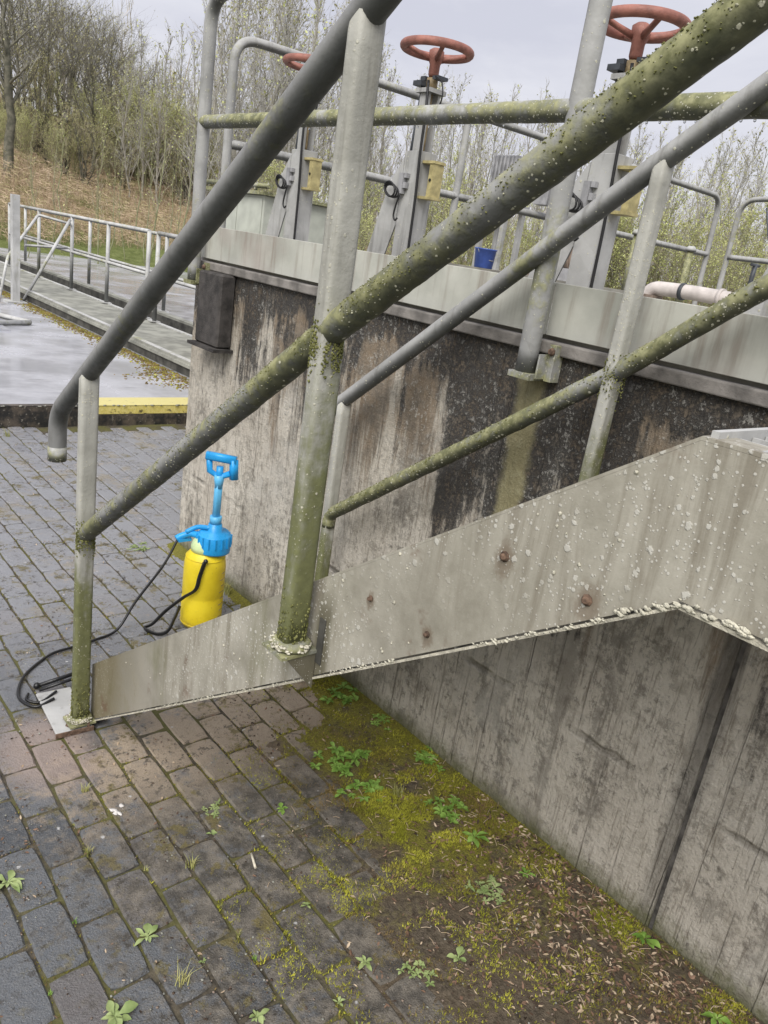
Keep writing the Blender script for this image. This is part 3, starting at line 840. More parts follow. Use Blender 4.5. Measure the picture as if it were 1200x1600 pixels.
# ground plate
gp = MB(); Mx = Matrix.Translation((.768, 2.262, 0)) @ Matrix.Rotation(radians(-3), 4, 'Z')
gp.box((-.055, -.125, .004), (.058, .13, .013), bev=.002, M=Mx); gp.build('base_plate', M['galv_plate'], ST)
gp = MB(); gp.box((.040, -.125, .0135), (.047, .03, .030), M=Mx); gp.box((-.058, -.129, .0), (.06, -.125, .016), M=Mx); gp.build('plate_lip', M['rust'], ST)
for dy in (-.09, -.05):
    b = MB(); p = Mx @ Vector((.004+dy*.1, dy, .013)); b.lathe(p, [(.014,0),(.014,.002),(.0085,.0022),(.0085,.009),(.005,.010)], 6); b.build('bolt', M['rust'], ST)

# ------------------------------------------------------------------ guard rail on the wall side
XG = 1.69
GR = thing('guardrail', 'algae-covered guardrail bolted along the face of the tank wall', 'guardrail', (XG, 1.4, 1.34))
def gpart(pts, r, name, mat, root, step=.06, rough=.001, n=16, fr=.12):
    m = MB(); m.tube(subdiv(fillet(pts, fr, 8) if len(pts) > 2 else pts, step), r, n, rough=rough, rs=2); return m.build(name, M[mat], root)
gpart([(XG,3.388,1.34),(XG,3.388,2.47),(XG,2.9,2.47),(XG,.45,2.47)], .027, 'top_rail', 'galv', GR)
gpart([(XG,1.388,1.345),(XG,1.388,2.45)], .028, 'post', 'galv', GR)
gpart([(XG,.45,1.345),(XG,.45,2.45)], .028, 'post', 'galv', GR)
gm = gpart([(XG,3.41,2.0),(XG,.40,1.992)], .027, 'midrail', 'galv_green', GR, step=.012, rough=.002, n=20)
for y in (3.388, 1.388, .45):
    b = MB(); b.box((XG-.034, y-.045, 1.328), (XW-.0005, y+.03, 1.3445)); b.box((XG+.02, y-.075, 1.33), (XG+.055, y-.052, 1.428)); b.box((XG-.012, y-.052, 1.334), (XG+.055, y-.046, 1.40))
    br = b.build('bracket', M['galv_green'], GR)
    c = MB(); c.lathe((XG+.018, y-.064, 1.41), [(.011,0),(.011,.006),(.006,.012)], 6, axis=Matrix.Rotation(-pi/2,3,'Y')); c.build('bolt', M['rust'], br)
# hanging drops
dm = MB()
for k in range(46):
    y = random.uniform(.7, 3.3); dm.blob((XG, y, 1.993-.0285), .0032, 6, 4, (1,1,1.3))
t = NT('water_drops'); t.b.inputs['Transmission Weight'].default_value = .9; t.b.inputs['IOR'].default_value = 1.33; MD = t.done((.9,.92,.95), .02)
o = dm.build('water_drops', MD, gm); o['kind'] = 'stuff'

# far guard rail across the tank
YG = 4.3
CG = thing('guardrail', 'tall guardrail crossing behind the handwheel pedestals', 'guardrail', (2.3, YG, 1.446))
gpart([(2.296,YG,1.446),(2.296,YG,2.56),(2.6,YG,2.565),(7.62,YG,2.565),(7.66,YG,1.446)], .025, 'top_rail', 'galv', CG, fr=.16)
gpart([(2.31,YG,2.03),(7.65,YG,2.03)], .025, 'midrail', 'galv', CG)
for x in (4.1, 5.9): gpart([(x,YG,1.446),(x,YG,2.55)], .025, 'post', 'galv', CG)
CG2 = thing('guardrail', 'guardrail with rounded end post at the right edge of the tank', 'guardrail', (7.75, 4.0, 1.446))
gpart([(7.72,4.12,1.446),(7.70,4.12,2.56),(7.70,3.75,2.585),(7.70,1.2,2.585)], .025, 'top_rail', 'galv', CG2, fr=.16)
gpart([(7.70,4.1,2.03),(7.70,1.2,2.03)], .025, 'midrail', 'galv', CG2)
for y in (2.6, 1.25): gpart([(7.7,y,1.446),(7.7,y,2.56)], .025, 'post', 'galv', CG2)
ch = MB()
ch.tube(spline([(7.68,3.85,2.5),(7.66,3.72,2.2),(7.66,3.55,2.12),(7.66,3.35,2.2),(7.66,3.2,2.45)], 6), .008, 6)
ch.build('chain', M['dark_metal'], CG2)

# ------------------------------------------------------------------ penstock pedestals
ZB = 1.446
def pedestal():
    X, Y = 2.6, 3.0
    root = thing('valve_pedestal', 'grey valve pedestal with red handwheel in the middle of the row', 'valve pedestal', (X, Y, ZB), 'handwheel valve pedestals along the tank edge')
    c = MB()     # column: two facing channels
    c.box((X-.05, Y-.055, ZB), (X-.043, Y+.055, 2.05)); c.box((X+.043, Y-.055, ZB), (X+.05, Y+.055, 2.05))
    c.box((X-.0425, Y-.055, ZB), (X+.0425, Y-.048, 2.05)); c.box((X-.085, Y-.09, ZB), (X+.085, Y+.09, ZB+.012))
    col = c.build('column', M['galv_plate'], root, bevel=.002)
    b = MB(); b.prism([(X-.052,Y+.056,2.02),(X-.052,Y+.13,1.92),(X-.052,Y+.285,ZB),(X-.052,Y+.155,ZB),(X-.052,Y+.056,1.72)], (.007,0,0))
    b.prism([(X-.052,Y+.285,ZB),(X-.052,Y+.291,ZB),(X-.052,Y+.136,1.925),(X-.052,Y+.13,1.92)], (.06,0,0))
    b.build('brace', M['galv_plate'], root)
    s = MB(); s.box((X-.034, Y-.03, 2.0501), (X-.022, Y+.03, 2.30)); s.box((X+.022, Y-.03, 2.0501), (X+.034, Y+.03, 2.30))
    s.box((X-.05, Y-.05, 2.295), (X+.05, Y+.05, 2.313)); s.build('yoke', M['galv_plate'], root)
    sp = MB(); sp.tube([(X,Y,1.9),(X,Y,2.42)], .011, 10); sp.tube([(X,Y,2.313),(X,Y,2.36)], .026, 12); sp.build('spindle', M['brass'], root)
    rod = MB(); rod.tube([(X-.025,Y+.05,1.95),(X-.02,Y+.035,2.33)], .010, 8); rod.box((X-.05,Y+.02,2.325),(X-.0,Y+.075,2.345)); rod.build('conduit', M['dark_metal'], root)
    fg = MB(); fg.box((X-.02,Y+.03,2.35),(X+.035,Y+.062,2.368)); fg.build('gland', M['dark_metal'], root)
    fg = MB(); fg.box((X-.03,Y-.07,2.35),(X+.03,Y-.03,2.364)); fg.build('gland', M['dark_metal'], root)
    w = MB()
    R0 = .150; zc = 2.475
    ring = [(X+R0*cos(a), Y+R0*sin(a), zc) for a in [2*pi*k/40 for k in range(41)]]
    w.tube(ring, .0190, 12, cap=False)
    wheel = w.build('handwheel', M['redwheel'], root)
    h = MB(); h.lathe((X,Y,2.365), [(.020,0),(.024,.01),(.024,.05),(.034,.07),(.034,.105),(.02,.115)], 16)
    for k in range(4):
        a = pi/4+k*pi/2+.25
        h.tube([(X+.02*cos(a),Y+.02*sin(a),2.435),(X+.09*cos(a),Y+.09*sin(a),2.455),(X+R0*cos(a),Y+R0*sin(a),zc)], [.013,.011,.011], 8)
    h.build('spokes', M['redwheel'], wheel)
    q = MB(); q.box((X-.03,Y-.135,1.86),(X+.03,Y-.105,2.0)); q.box((X-.035,Y-.14,2.0005),(X+.035,Y-.05,2.012)); q.box((X-.035,Y-.14,1.848),(X+.035,Y-.05,1.8595)); 
    lb = q.build('limit_box', M['tag_yellow'], root)
    q = MB(); q.lathe((X-.0305,Y-.12,1.93), [(.007,0),(.007,.004)], 8, axis=Matrix.Rotation(-pi/2,3,'Y')); q.build('keyhole', M['cable'], lb)
    q = MB(); q.box((X-.075,Y+.02,1.86),(X-.052,Y+.05,1.95)); q.box((X-.072,Y+.0,1.885),(X-.052,Y+.018,1.91)); q.box((X-.072,Y+.0,1.93),(X-.052,Y+.018,1.95)); q.build('sensor', M['machine'], root)
    cb = MB()
    cb.tube(spline([(X-.05,Y-.03,2.34),(X-.06,Y-.055,2.2),(X-.062,Y-.06,2.05),(X-.058,Y-.068,1.85),(X-.058,Y-.072,1.7),(X-.056,Y-.074,ZB)], 6), .0065, 6)
    cb.tube(spline([(X-.03,Y-.05,2.36),(X-.03,Y-.10,2.33),(X-.03,Y-.115,2.27),(X-.03,Y-.09,2.22),(X-.03,Y-.05,2.215)], 6), .0035, 6)
    for kx in range(3):
        cy, cz = Y+.085+.006*kx, 1.868+.004*kx
        loop = [(X-.075-.004*kx, cy+(.052-.006*kx)*cos(a), cz+(.026+.003*kx)*sin(a)+.01*cos(a)) for a in [2*pi*i/18 for i in range(19)]]
        cb.tube(loop, .0045, 6, cap=False)
    cb.tube(spline([(X-.072,Y+.03,1.86),(X-.075,Y+.045,1.80),(X-.075,Y+.05,1.76),(X-.075,Y+.035,1.74),(X-.075,Y+.02,1.75)], 6), .0045, 6)
    cb.build('cable', M['cable'], root)
    return root
pd = pedestal()
for k, (y, lab) in enumerate(((1.93, 'grey valve pedestal with red handwheel, highest in the picture beside the slanting mossy rail'), (3.98, 'farthest valve pedestal, its red handwheel mostly hidden behind the handrail'), (1.02, 'partly seen valve pedestal brace at the right edge'))):
    c = copy_tree(pd); c.location = (2.6, y, ZB); c['label'] = lab
# ------------------------------------------------------------------ tank-top equipment
pw = thing('pipe', 'white pipe with couplings lying on the tank top', 'pipe', (4.0, 2.4, 1.6))
p = MB(); p.tube(fillet([(4.0,2.56,1.50),(4.0,2.53,1.622),(4.0,2.30,1.628),(4.0,1.2,1.60)], .09, 8), .038, 16); p.build('barrel', M['white_pipe'], pw)
for y in (2.34, 2.12, 1.98, 1.80):
    c = MB(); c.tube([(4.0,y,1.625),(4.0,y-.02,1.625)], .045, 16); c.build('coupling', M['dark_metal' if y > 2.2 else 'white_pipe'], pw)
p = MB(); p.tube([(4.0,1.98,1.66),(4.0,1.98,1.80)], .012, 8); p.tube([(3.96,1.98,1.80),(4.04,1.98,1.80)], .008, 8); p.build('valve_stem', M['dark_metal'], pw)
for y in (2.5, 1.5):
    c = MB(); c.box((3.95, y-.03, ZB), (4.05, y+.03, 1.585)); c.build('support', M['machine_brown'], pw)

bu = thing('bucket', 'small blue bucket standing on the tank top', 'bucket', (4.0, 3.82, 1.50))
b = MB(); b.lathe((4.0,3.82,1.583), [(.058,0),(.062,.004),(.072,.115),(.077,.118),(.077,.125),(.069,.125),(.058,.01)], 20); b.build('body', M['blue_plastic'], bu)
b = MB(); b.tube(spline([(4.0-.075,3.82,1.70),(4.0-.05,3.80,1.65),(4.0,3.745,1.635),(4.05,3.80,1.65),(4.075,3.82,1.70)], 5), .003, 6); b.build('handle', M['machine'], bu)
pl = MB(); pl.box((3.85,3.0,ZB),(4.6,4.05,1.5825)); pl.build('concrete_plinth', M['deckfloor'], label='low concrete plinth carrying the blue bucket and pump', cat='plinth')

mm = thing('gear_motor', 'grey finned gear motor on a stand beyond the blue bucket', 'motor', (5.1, 4.75, ZB))
b = MB()
for k in range(7): b.box((5.0,4.62+k*.04,2.22),(5.2,4.635+k*.04,2.46))
b.box((5.02,4.6,2.24),(5.18,4.9,2.44)); b.build('motor_body', M['machine'], mm, bevel=.004)
b = MB(); b.tube([(5.1,4.75,2.10),(5.1,4.75,2.24)], .11, 16); b.box((4.98,4.58,2.06),(5.22,4.95,2.10)); b.build('gearbox', M['machine'], mm)
b = MB(); b.tube([(4.97,4.9,2.09),(4.97,5.12,2.11)], .012, 8); b.tube([(4.97,4.9,2.05),(4.97,5.12,2.06)], .012, 8); b.build('handle', M['machine'], mm)
b = MB()
for dx in (-.1,.1):
    for dy in (-.12,.12): b.box((5.1+dx-.02,4.75+dy-.02,ZB),(5.1+dx+.02,4.75+dy+.02,2.06))
b.build('stand', M['galv_plate'], mm)
p2 = thing('pump', 'brown pump with horizontal pipes behind the mossy rail', 'pump', (4.3, 3.6, 1.5825))
b = MB(); b.lathe((4.35,3.62,1.5825), [(.09,0),(.10,.03),(.08,.06),(.08,.12),(.095,.14),(.05,.17)], 16); b.box((4.25,3.52,1.5825),(4.45,3.75,1.61)); b.build('body', M['machine_brown'], p2)
b = MB()
b.tube([(4.3,3.70,1.70),(4.3,3.25,1.69)], .022, 10); b.tube([(4.3,3.66,1.64),(4.3,3.2,1.635)], .020, 10); b.tube([(4.3,3.4,1.63),(4.3,3.4,1.82)], .015, 8); b.build('pipework', M['white_pipe'], p2)
b = MB(); b.lathe((4.35,3.55,1.80), [(.02,0),(.045,.01),(.045,.06),(.02,.08)], 12); b.build('gauge', M['white_pipe'], p2)

sm = thing('switch_box', 'grey switch box on a bracket post beside the gear motor', 'switch box', (5.0, 4.2, ZB))
b = MB(); b.box((4.98,4.12,ZB),(5.03,4.17,2.3)); b.build('post', M['galv_plate'], sm)
b = MB(); b.box((4.92,4.02,2.02),(5.02,4.115,2.30)); b.box((4.93,4.175,2.10),(5.03,4.30,2.26)); b.build('housing', M['machine'], sm, bevel=.004)
b = MB(); b.box((4.913,4.035,2.20),(4.9185,4.10,2.28)); b.build('label_plate', M['white_pipe'], sm)
b = MB(); b.tube(spline([(4.97,4.07,2.02),(4.97,4.06,1.9),(4.98,4.1,1.7),(4.99,4.11,ZB)], 6), .009, 6); b.build('cable', M['cable'], sm)
hm = thing('horizontal_motor', 'brown horizontal motor lying beside the blue bucket', 'motor', (4.25, 3.45, 1.5825))
b = MB(); b.tube([(4.22,3.40,1.72),(4.22,3.05,1.715)], .07, 18)
for k in range(6): b.tube([(4.22,3.36-k*.05,1.72),(4.22,3.345-k*.05,1.72)], .078, 18)
b.build('motor_body', M['machine_brown'], hm)
b = MB(); b.box((4.16,3.08,1.583),(4.28,3.36,1.66)); b.build('foot', M['machine'], hm)
b = MB(); b.box((4.17,3.15,1.785),(4.27,3.26,1.84)); b.build('terminal_box', M['machine'], hm, bevel=.004)
cb = thing('control_cabinet', 'pale green metal cabinet behind the left end of the wall', 'cabinet', (3.3, 5.6, ZB))
b = MB(); b.box((3.1,5.2,ZB),(3.7,6.0,1.84)); b.build('body', M['cabinet'], cb, bevel=.006)
b = MB(); b.box((3.099-.003,5.22,1.50),(3.0975,5.56,1.82)); b.box((3.0955,5.58,1.50),(3.0975,5.98,1.82)); b.build('door', M['cabinet'], cb)
b = MB(); b.box((3.06,5.16,1.8405),(3.74,6.04,1.865)); b.tube([(3.08,5.1,1.90),(3.08,6.05,1.90)], .018, 8); b.tube([(3.08,5.3,1.865),(3.08,5.3,1.90)], .014, 8); b.tube([(3.08,5.9,1.865),(3.08,5.9,1.90)], .014, 8); b.build('lid', M['galv_green'], cb)
# a few slender uprights behind (sampler posts)
for (x, y, h, lab) in ((4.9, 3.3, 1.95, 'thin upright standpipe between two pedestals on the tank top'), (5.2, 3.05, 1.9, 'short upright standpipe right of the tall pedestal')):
    r_ = thing('standpipe', lab, 'standpipe', (x, y, ZB)); b = MB(); b.tube([(x,y,ZB),(x,y,h)], .022, 10); b.build('barrel', M['galv_green'], r_)
    b = MB(); b.lathe((x,y,h), [(.035,0),(.035,.02),(.02,.035)], 12); b.build('cap', M['galv_far'], r_)

# ------------------------------------------------------------------ railings beyond the deck
def railing(X, ys, z0, zt, zm, label, split=None):
    r_ = thing('railing', label, 'railing', (X, ys[0], z0))
    for y in ys:
        m = MB(); m.tube([(X,y,z0),(X,y,zt)], .026, 10); m.build('post', M['galv_far'], r_)
        m = MB(); m.box((X-.06,y-.06,z0),(X+.06,y+.06,z0+.012)); m.build('base_plate', M['galv_far'], r_)
    m = MB(); m.tube([(X,ys[0],zt),(X,ys[-1],zt)], .026, 10); m.build('top_rail', M['galv_far'], r_)
    m = MB(); m.tube([(X,ys[0],zm),(X,ys[-1],zm)], .022, 10); m.build('midrail', M['galv_far'], r_)
    return r_
railing(4.3, (9.9, 11.25, 12.7, 14.3, 16.0), .312, 1.385, .87, 'pale tubular railing nearest the deck, left section ending in a double post')
railing(4.3, (9.62, 8.3, 6.9), .312, 1.385, .87, 'pale tubular railing section beside the wall corner')
railing(5.0, (8.2, 10.9, 13.9, 17.5), .296, 1.34, .80, 'pale tubular railing on the far side of the channel')
tp = thing('gate_post', 'tall square grey post at the left edge of the deck', 'post', (3.27, 11.9, .15))
b = MB(); b.box((3.22,11.85,.15),(3.32,11.95,1.57)); b.build('shaft', M['galv_far'], tp, bevel=.004)
b = MB(); b.box((3.14,11.77,.1501),(3.40,12.03,.17)); b.build('base_plate', M['galv_far'], tp)
gt = thing('barrier_frame', 'slanting pale tubular barrier frame leaning by the tall post', 'barrier', (3.4, 12.0, .15))
b = MB(); b.tube([(4.24,12.62,1.33),(3.42,12.05,.17)], .022, 10); b.build('stay', M['galv_far'], gt)
b = MB(); b.tube(fillet([(4.26,12.66,1.27),(3.9,13.0,1.33),(3.2,12.0,.75),(2.95,11.5,.2)], .06, 4), .02, 10); b.build('frame', M['galv_far'], gt)
b = MB(); b.tube([(4.2,12.6,.92),(3.55,12.45,.90)], .018, 8); b.build('crossbar', M['galv_far'], gt)
hf_ = thing('hatch_frame', 'flat pale metal frame lying on the wet deck at left', 'frame', (2.5, 9.7, .15))
b = MB()
for a, c in (((1.2,9.0),(2.86,9.82)), ((.9,9.75),(2.55,10.45)), ((2.86,9.82),(2.55,10.45))):
    b.tube([(a[0],a[1],.185),(c[0],c[1],.185)], .03, 8)
b.build('bars', M['galv_far'], hf_)
b = MB(); b.box((1.3,9.3,.1505),(2.5,10.1,.17)); b.build('plate', M['wetdeck'], hf_)

# moss along the foot of the channel ledge
mz = MB(); random.seed(11)
for k in range(5200):
    y = random.uniform(6.0, 13.5); w_ = .10+.22*max(0, noise.noise(Vector((y*.8, 1, 5))))
    x = 3.47-abs(random.gauss(0, w_)); r = random.uniform(.005, .016)
    mz.mi = 0 if random.random() < .04 else 1 if random.random() < .30 else 2
    mz.blob((x, y, .15), r, 5, 3, (1,1,.6), .4)
mz.build('moss', [M['moss_a'], M['moss_b'], M['moss_c']], kind='stuff', label='yellow-green moss along the foot of the channel ledge', cat='moss')

# ------------------------------------------------------------------ pressure sprayer
SX, SY = 1.462, 2.655
SP = thing('pressure_sprayer', 'yellow and blue pump pressure sprayer standing against the wall', 'sprayer', (SX, SY, 0))
b = MB(); r = .085
b.lathe((SX,SY,.002), [(r*.70,0),(r*.90,.004),(r*.97,.015),(r*1.0,.04),(r*1.0,.13),(r*.985,.135),(r*.985,.145),(r*1.0,.15),(r*1.0,.27),(r*.97,.295),(r*.88,.318),(r*.70,.335),(r*.60,.342)], 40)
body = b.build('tank', M['spray_yellow'], SP)
b = MB()
for zz_ in (.022, .312):
    b.tube([(SX+(r*(.985 if zz_ < .1 else .925))*cos(2*pi*q/36), SY+(r*(.985 if zz_ < .1 else .925))*sin(2*pi*q/36), zz_) for q in range(37)], .0022, 6, cap=False)
b.build('mould_seam', M['spray_yellow'], body)
b = MB()
for k in range(5):
    b.box((SX+.028+.0, SY-.0885, .10+k*.038), (SX+.050, SY-.0850+.004, .103+k*.038), M=None)
# graduation marks follow the right-hand side of the tank
b = MB()
for k in range(8):
    a0 = radians(-62 if k % 2 else -68); a1 = radians(-46)
    pts = [(SX+(r+.0006)*cos(a0+(a1-a0)*q/4), SY+(r+.0006)*sin(a0+(a1-a0)*q/4), .06+k*.028) for q in range(5)]
    b.tube(pts, .0011, 5)
b.build('level_marks', M['machine_brown'], body)
b = MB(); b.lathe((SX,SY,.336), [(r*.72,0),(r*.74,.02),(r*.68,.035),(r*.60,.05),(r*.5,.055)], 32); b.build('shoulder', M['spray_pale'], SP)
b = MB(); cxp, cyp = SX+.022, SY-.018
b.lathe((cxp,cyp,.345), [(.058,-.008),(.067,-.006),(.068,.0),(.068,.066),(.0655,.070),(.060,.071),(.058,.080),(.030,.082),(.027,.112),(.021,.114),(.020,.130)], 32)
for k in range(16):
    a = 2*pi*k/16; b.box((cxp+.069*cos(a)-.003, cyp+.069*sin(a)-.003, .368), (cxp+.069*cos(a)+.003, cyp+.069*sin(a)+.003, .412))
cap = b.build('pump_cap', M['spray_blue'], SP)
b = MB(); b.tube(spline([(cxp-.05,cyp+.02,.40),(SX-.05,SY+.045,.398),(SX-.085,SY+.06,.385),(SX-.105,SY+.062,.375)], 5), .014, 10); b.tube(spline([(cxp-.02,cyp+.0,.44),(SX-.03,SY+.03,.43),(SX-.07,SY+.05,.405)], 5), .010, 8)
b.box((SX-.10,SY+.045,.365),(SX-.045,SY+.075,.378)); b.build('lance_clip', M['spray_blue'], cap)
b = MB(); b.tube([(cxp,cyp,.46),(cxp,cyp,.665)], .0155, 16, flat=(.8,.9)); b.tube([(cxp,cyp,.61),(cxp,cyp,.665)], [.015,.022], 12); b.tube([(cxp,cyp,.458),(cxp,cyp,.49)], .024, 14); b.build('pump_rod', M['spray_blue_light'], SP)
# D-grip handle, seen nearly face on
b = MB(); ux, uy = .745, -.667
def hp(s, z): return (cxp+ux*s, cyp+uy*s, z)
b.tube([hp(-.046,.732), hp(-.040,.676), hp(0,.655), hp(.042,.676)], .0125, 12, flat=(.8,.9))
b.tube([hp(-.058,.738), hp(.062,.733)], .0175, 14, flat=(.85,.9)); b.tube([hp(.052,.735), hp(.058,.655)], .0165, 14, flat=(.85,.9)); b.tube([hp(0,.64), hp(0,.70)], .014, 10)
b.build('handle', M['spray_blue'], SP)
# shoulder strap
b = MB()
st = spline([(SX-.045,SY-.079,.322),(SX-.062,SY-.078,.26),(SX-.072,SY-.070,.20),(SX-.105,SY-.035,.155),(SX-.16,SY+.0,.09),(SX-.205,SY+.02,.03),(SX-.235,SY+.03,.012),(SX-.21,SY-.03,.010),(SX-.17,SY-.045,.02),(SX-.13,SY-.02,.06),(SX-.10,SY+.0,.10)], 6)
b.tube(st, .0105, 12, flat=(.35, .95)); b.blob((SX-.043,SY-.082,.325), .010, 8, 5); b.build('strap', M['black_plastic'], SP)
b = MB()
ho = spline([(SX-.098,SY+.062,.372),(SX-.16,SY+.05,.27),(1.20,2.72,.12),(1.12,2.70,.02),(1.02,2.675,.008),(.93,2.655,.008),(.845,2.635,.008),(.74,2.55,.008),(.688,2.47,.008),(.668,2.39,.008),(.700,2.325,.008),(.76,2.33,.02)], 10)
b.tube(ho, .0052, 8)
ho2 = spline([(.70,2.41,.009),(.685,2.375,.009),(.72,2.345,.009),(.78,2.37,.02)], 8); b.tube(ho2, .0045, 8)
b.build('hose', M['hose'], SP)
b = MB(); b.tube([(.735,2.435,.015),(.90,2.445,.030)], .0075, 10); b.tube([(.733,2.402,.018),(.89,2.40,.04)], .006, 10); b.blob((.735,2.435,.016), .012, 8, 5); b.build('lance', M['hose'], SP)

# ------------------------------------------------------------------ soil and moss near the wall
def soil_h(x, y):
    xc = 1.22-.30*max(0, min(1, (1.35-y)/.8)) + .12*noise.noise(Vector((y*2.3, 1, 1)))
    f = max(0, min(1, (x-xc+.22)/.5)); f = f*f*(3-2*f)
    e = max(0, min(1, (x-1.5)/.25))
    n1 = noise.noise(Vector((x*3.1, y*3.1, 2)))*.5+noise.noise(Vector((x*9, y*9, 4)))*.32+noise.noise(Vector((x*28, y*28, 4)))*.22+noise.noise(Vector((x*70, y*70, 4)))*.12
    ymask = max(0, min(1, (2.3-y)/.5))
    return -.0125+.0165*f+n1*.0085-(1-ymask)*(.03*(1-e)+.005)+.012*e*(1 if y < 2.3 else .6)
so = MB(); so.sm = True
NX, NY = 140, 520
x0, x1, y0, y1 = .40, 1.749, -1.2, 3.5
for j in range(NY+1):
    for i_ in range(NX+1):
        x = x0+(x1-x0)*i_/NX; y = y0+(y1-y0)*j/NY; so.v.append((x, y, soil_h(x, y)+random.uniform(-.0008, .0008)))
for j in range(NY):
    for i_ in range(NX):
        a = j*(NX+1)+i_; so.face([a, a+1, a+NX+2, a+NX+1])
so.build('soil', M['soil'], kind='structure', label='brown silt and soil spread along the foot of the wall', cat='soil', fixn=False)

def tuft(m, x, y, z, s, nb=5, spread=1.0):
    for k in range(nb):
        a = random.uniform(0, 2*pi); l = s*random.uniform(.5, 1.3); w = s*.16
        tip = (x+cos(a)*l*spread, y+sin(a)*l*spread, z+l*random.uniform(.3, 1.0))
        p = a+pi/2; m.poly([(x-cos(p)*w, y-sin(p)*w, z-.002), (x+cos(p)*w, y+sin(p)*w, z-.002), tip])
ms = MB(); random.seed(21)
cnt = 0
centres = [(1.69,1.2,.05,.9),(1.69,.75,.06,.9),(1.70,.35,.05,.8),(1.45,1.35,.10,1.3),(1.43,1.31,.17,1.2),(1.58,1.02,.13,.8),(1.58,.62,.16,.55),(1.66,1.5,.12,.8),(1.35,1.55,.13,.8),(1.2,.5,.25,.6),(1.68,.3,.12,.9),(1.62,2.0,.10,.7),(1.25,1.0,.16,.45),(1.66,2.9,.07,.6),(1.1,1.25,.1,.35),(.92,1.2,.1,.3)]
while cnt < 36000:
    c = random.choices(centres, [q[3]*q[2] for q in centres])[0]
    x = random.gauss(c[0], c[2]); y = random.gauss(c[1], c[2]*1.25)
    if x > 1.745 or y > 3.3: continue
    if noise.noise(Vector((x*11, y*11, 9))) < -.12+.25*random.random(): continue
    z = max(soil_h(x, y), -.001); bright = noise.noise(Vector((x*5, y*5, 1)))+random.gauss(0, .25)+ (.35 if hypot(x-1.43, y-1.33) < .2 else 0)
    ms.mi = 0 if bright > .18 else 1 if bright > -.25 else 2
    tuft(ms, x, y, z, random.uniform(.003, .0085), 4); cnt += 1
# along the joints
for k in range(60000):
    i_ = random.randint(-6, 13); x = .417+BW*i_
    if x > 1.7: continue
    y = random.uniform(-.3, 5.8)
    if random.random() < .4:
        yy = round((y+2.5-.004-(.1 if (i_ % 2 == 0) else 0))/BL)*BL-2.5+.004+(.1 if (i_ % 2 == 0) else 0)
        y = yy+random.gauss(0, .0015); x += random.uniform(0, BW)
    else: x += random.gauss(0, .002)
    q = noise.noise(Vector((x*2.6, y*2.6, 6)))
    if q < -.06+random.random()*.5: continue
    ms.mi = random.choices((0,1,2), (.10,.5,.4))[0]
    tuft(ms, x, y, -.003, random.uniform(.0018, .0050), 4)
ms.build('moss', [M['moss_a'], M['moss_b'], M['moss_c']], kind='stuff', label='yellow-green moss over the soil and between the paving blocks', cat='moss', fixn=False)

# leaf litter
ll = MB(); random.seed(5)
def deadleaf(m, x, y, z, s, up=.3):
    a = random.uniform(0, 2*pi); tx = random.uniform(-.5, .5); ty = random.uniform(-.5, .5)
    R_ = Matrix.Rotation(a, 3, 'Z') @ Matrix.Rotation(tx, 3, 'X') @ Matrix.Rotation(ty, 3, 'Y')
    w = s*random.uniform(.28, .5); cu = random.uniform(-.25, .35)*s
    P = [(-s,0,0),(-s*.45,w*.8,cu*.5),(s*.2,w,cu),(s,0,cu*.3),(s*.2,-w,cu),(-s*.45,-w*.8,cu*.5),(-s*.3,0,-cu*.2),(s*.4,0,-cu*.2)]
    n_ = len(m.v)
    for p in P: q = R_ @ Vector(p); m.v.append((x+q.x, y+q.y, z+q.z+abs(s)*.25))
    for f_ in ((0,6,1),(1,6,7,2),(2,7,3),(0,5,6),(5,4,7,6),(4,3,7)): m.face([n_+t_ for t_ in f_])
k = 0
while k < 6500:
    u = random.random()
    x = 1.75-abs(random.gauss(0, .26)); y = random.uniform(-.4, 1.5) if u < .85 else random.uniform(1.4, 2.2)
    dens = max(0, min(1, (1.35-y)/.5))*(1 if u < .85 else .4)+.08
    if x < .5 or random.random() > dens: continue
    if x > 1.74: continue
    z = max(soil_h(x, y), 0)
    ll.mi = random.choices((0,1,2), (.24,.42,.34))[0]
    deadleaf(ll, x, y, z, random.uniform(.003, .010)); k += 1
for k in range(2000):
    x = random.uniform(.2, 1.7); y = random.uniform(.5, 2.2) if k < 800 else random.uniform(2.2, 5.5)
    if noise.noise(Vector((x*3, y*3, 8))) < .05: continue
    ll.mi = random.choices((0,1,2), (.35,.3,.35))[0]; deadleaf(ll, x, y, .001, random.uniform(.003, .008))
# short dead stalks
for k in range(500):
    x = 1.74-abs(random.gauss(0, .3)); y = random.uniform(-.3, 1.5)
    a = random.uniform(0, 2*pi); l = random.uniform(.01, .035); z = max(soil_h(x, y), 0)+.003
    ll.mi = random.choice((0, 0, 1)); ll.tube([(x,y,z),(x+cos(a)*l*.5,y+sin(a)*l*.5,z+.004),(x+cos(a)*l,y+sin(a)*l,z+random.uniform(0,.006))], .0009, 4, cap=False)
ll.build('leaf_litter', [M['dead_a'], M['dead_b'], M['dead_c']], kind='stuff', label='brown and tan dead leaves littering the soil by the wall', cat='leaf litter', fixn=False)
gv = MB()
for k in range(4500):
    x = random.uniform(.15, 1.7); y = random.uniform(.4, 3.2)
    if noise.noise(Vector((x*4, y*4, 3))) < -.05: continue
    gv.mi = random.choice((0, 1, 1, 2)); gv.blob((x, y, max(0, soil_h(x, y) if x > .40 else 0)+.001), random.uniform(.0012, .0038), 5, 3, (1,1,.6), .3)
gv.build('grit', [M['ledge'], M['machine_brown'], M['dead_c']], kind='stuff', label='fine grit and crumbs scattered on the paving', cat='grit')

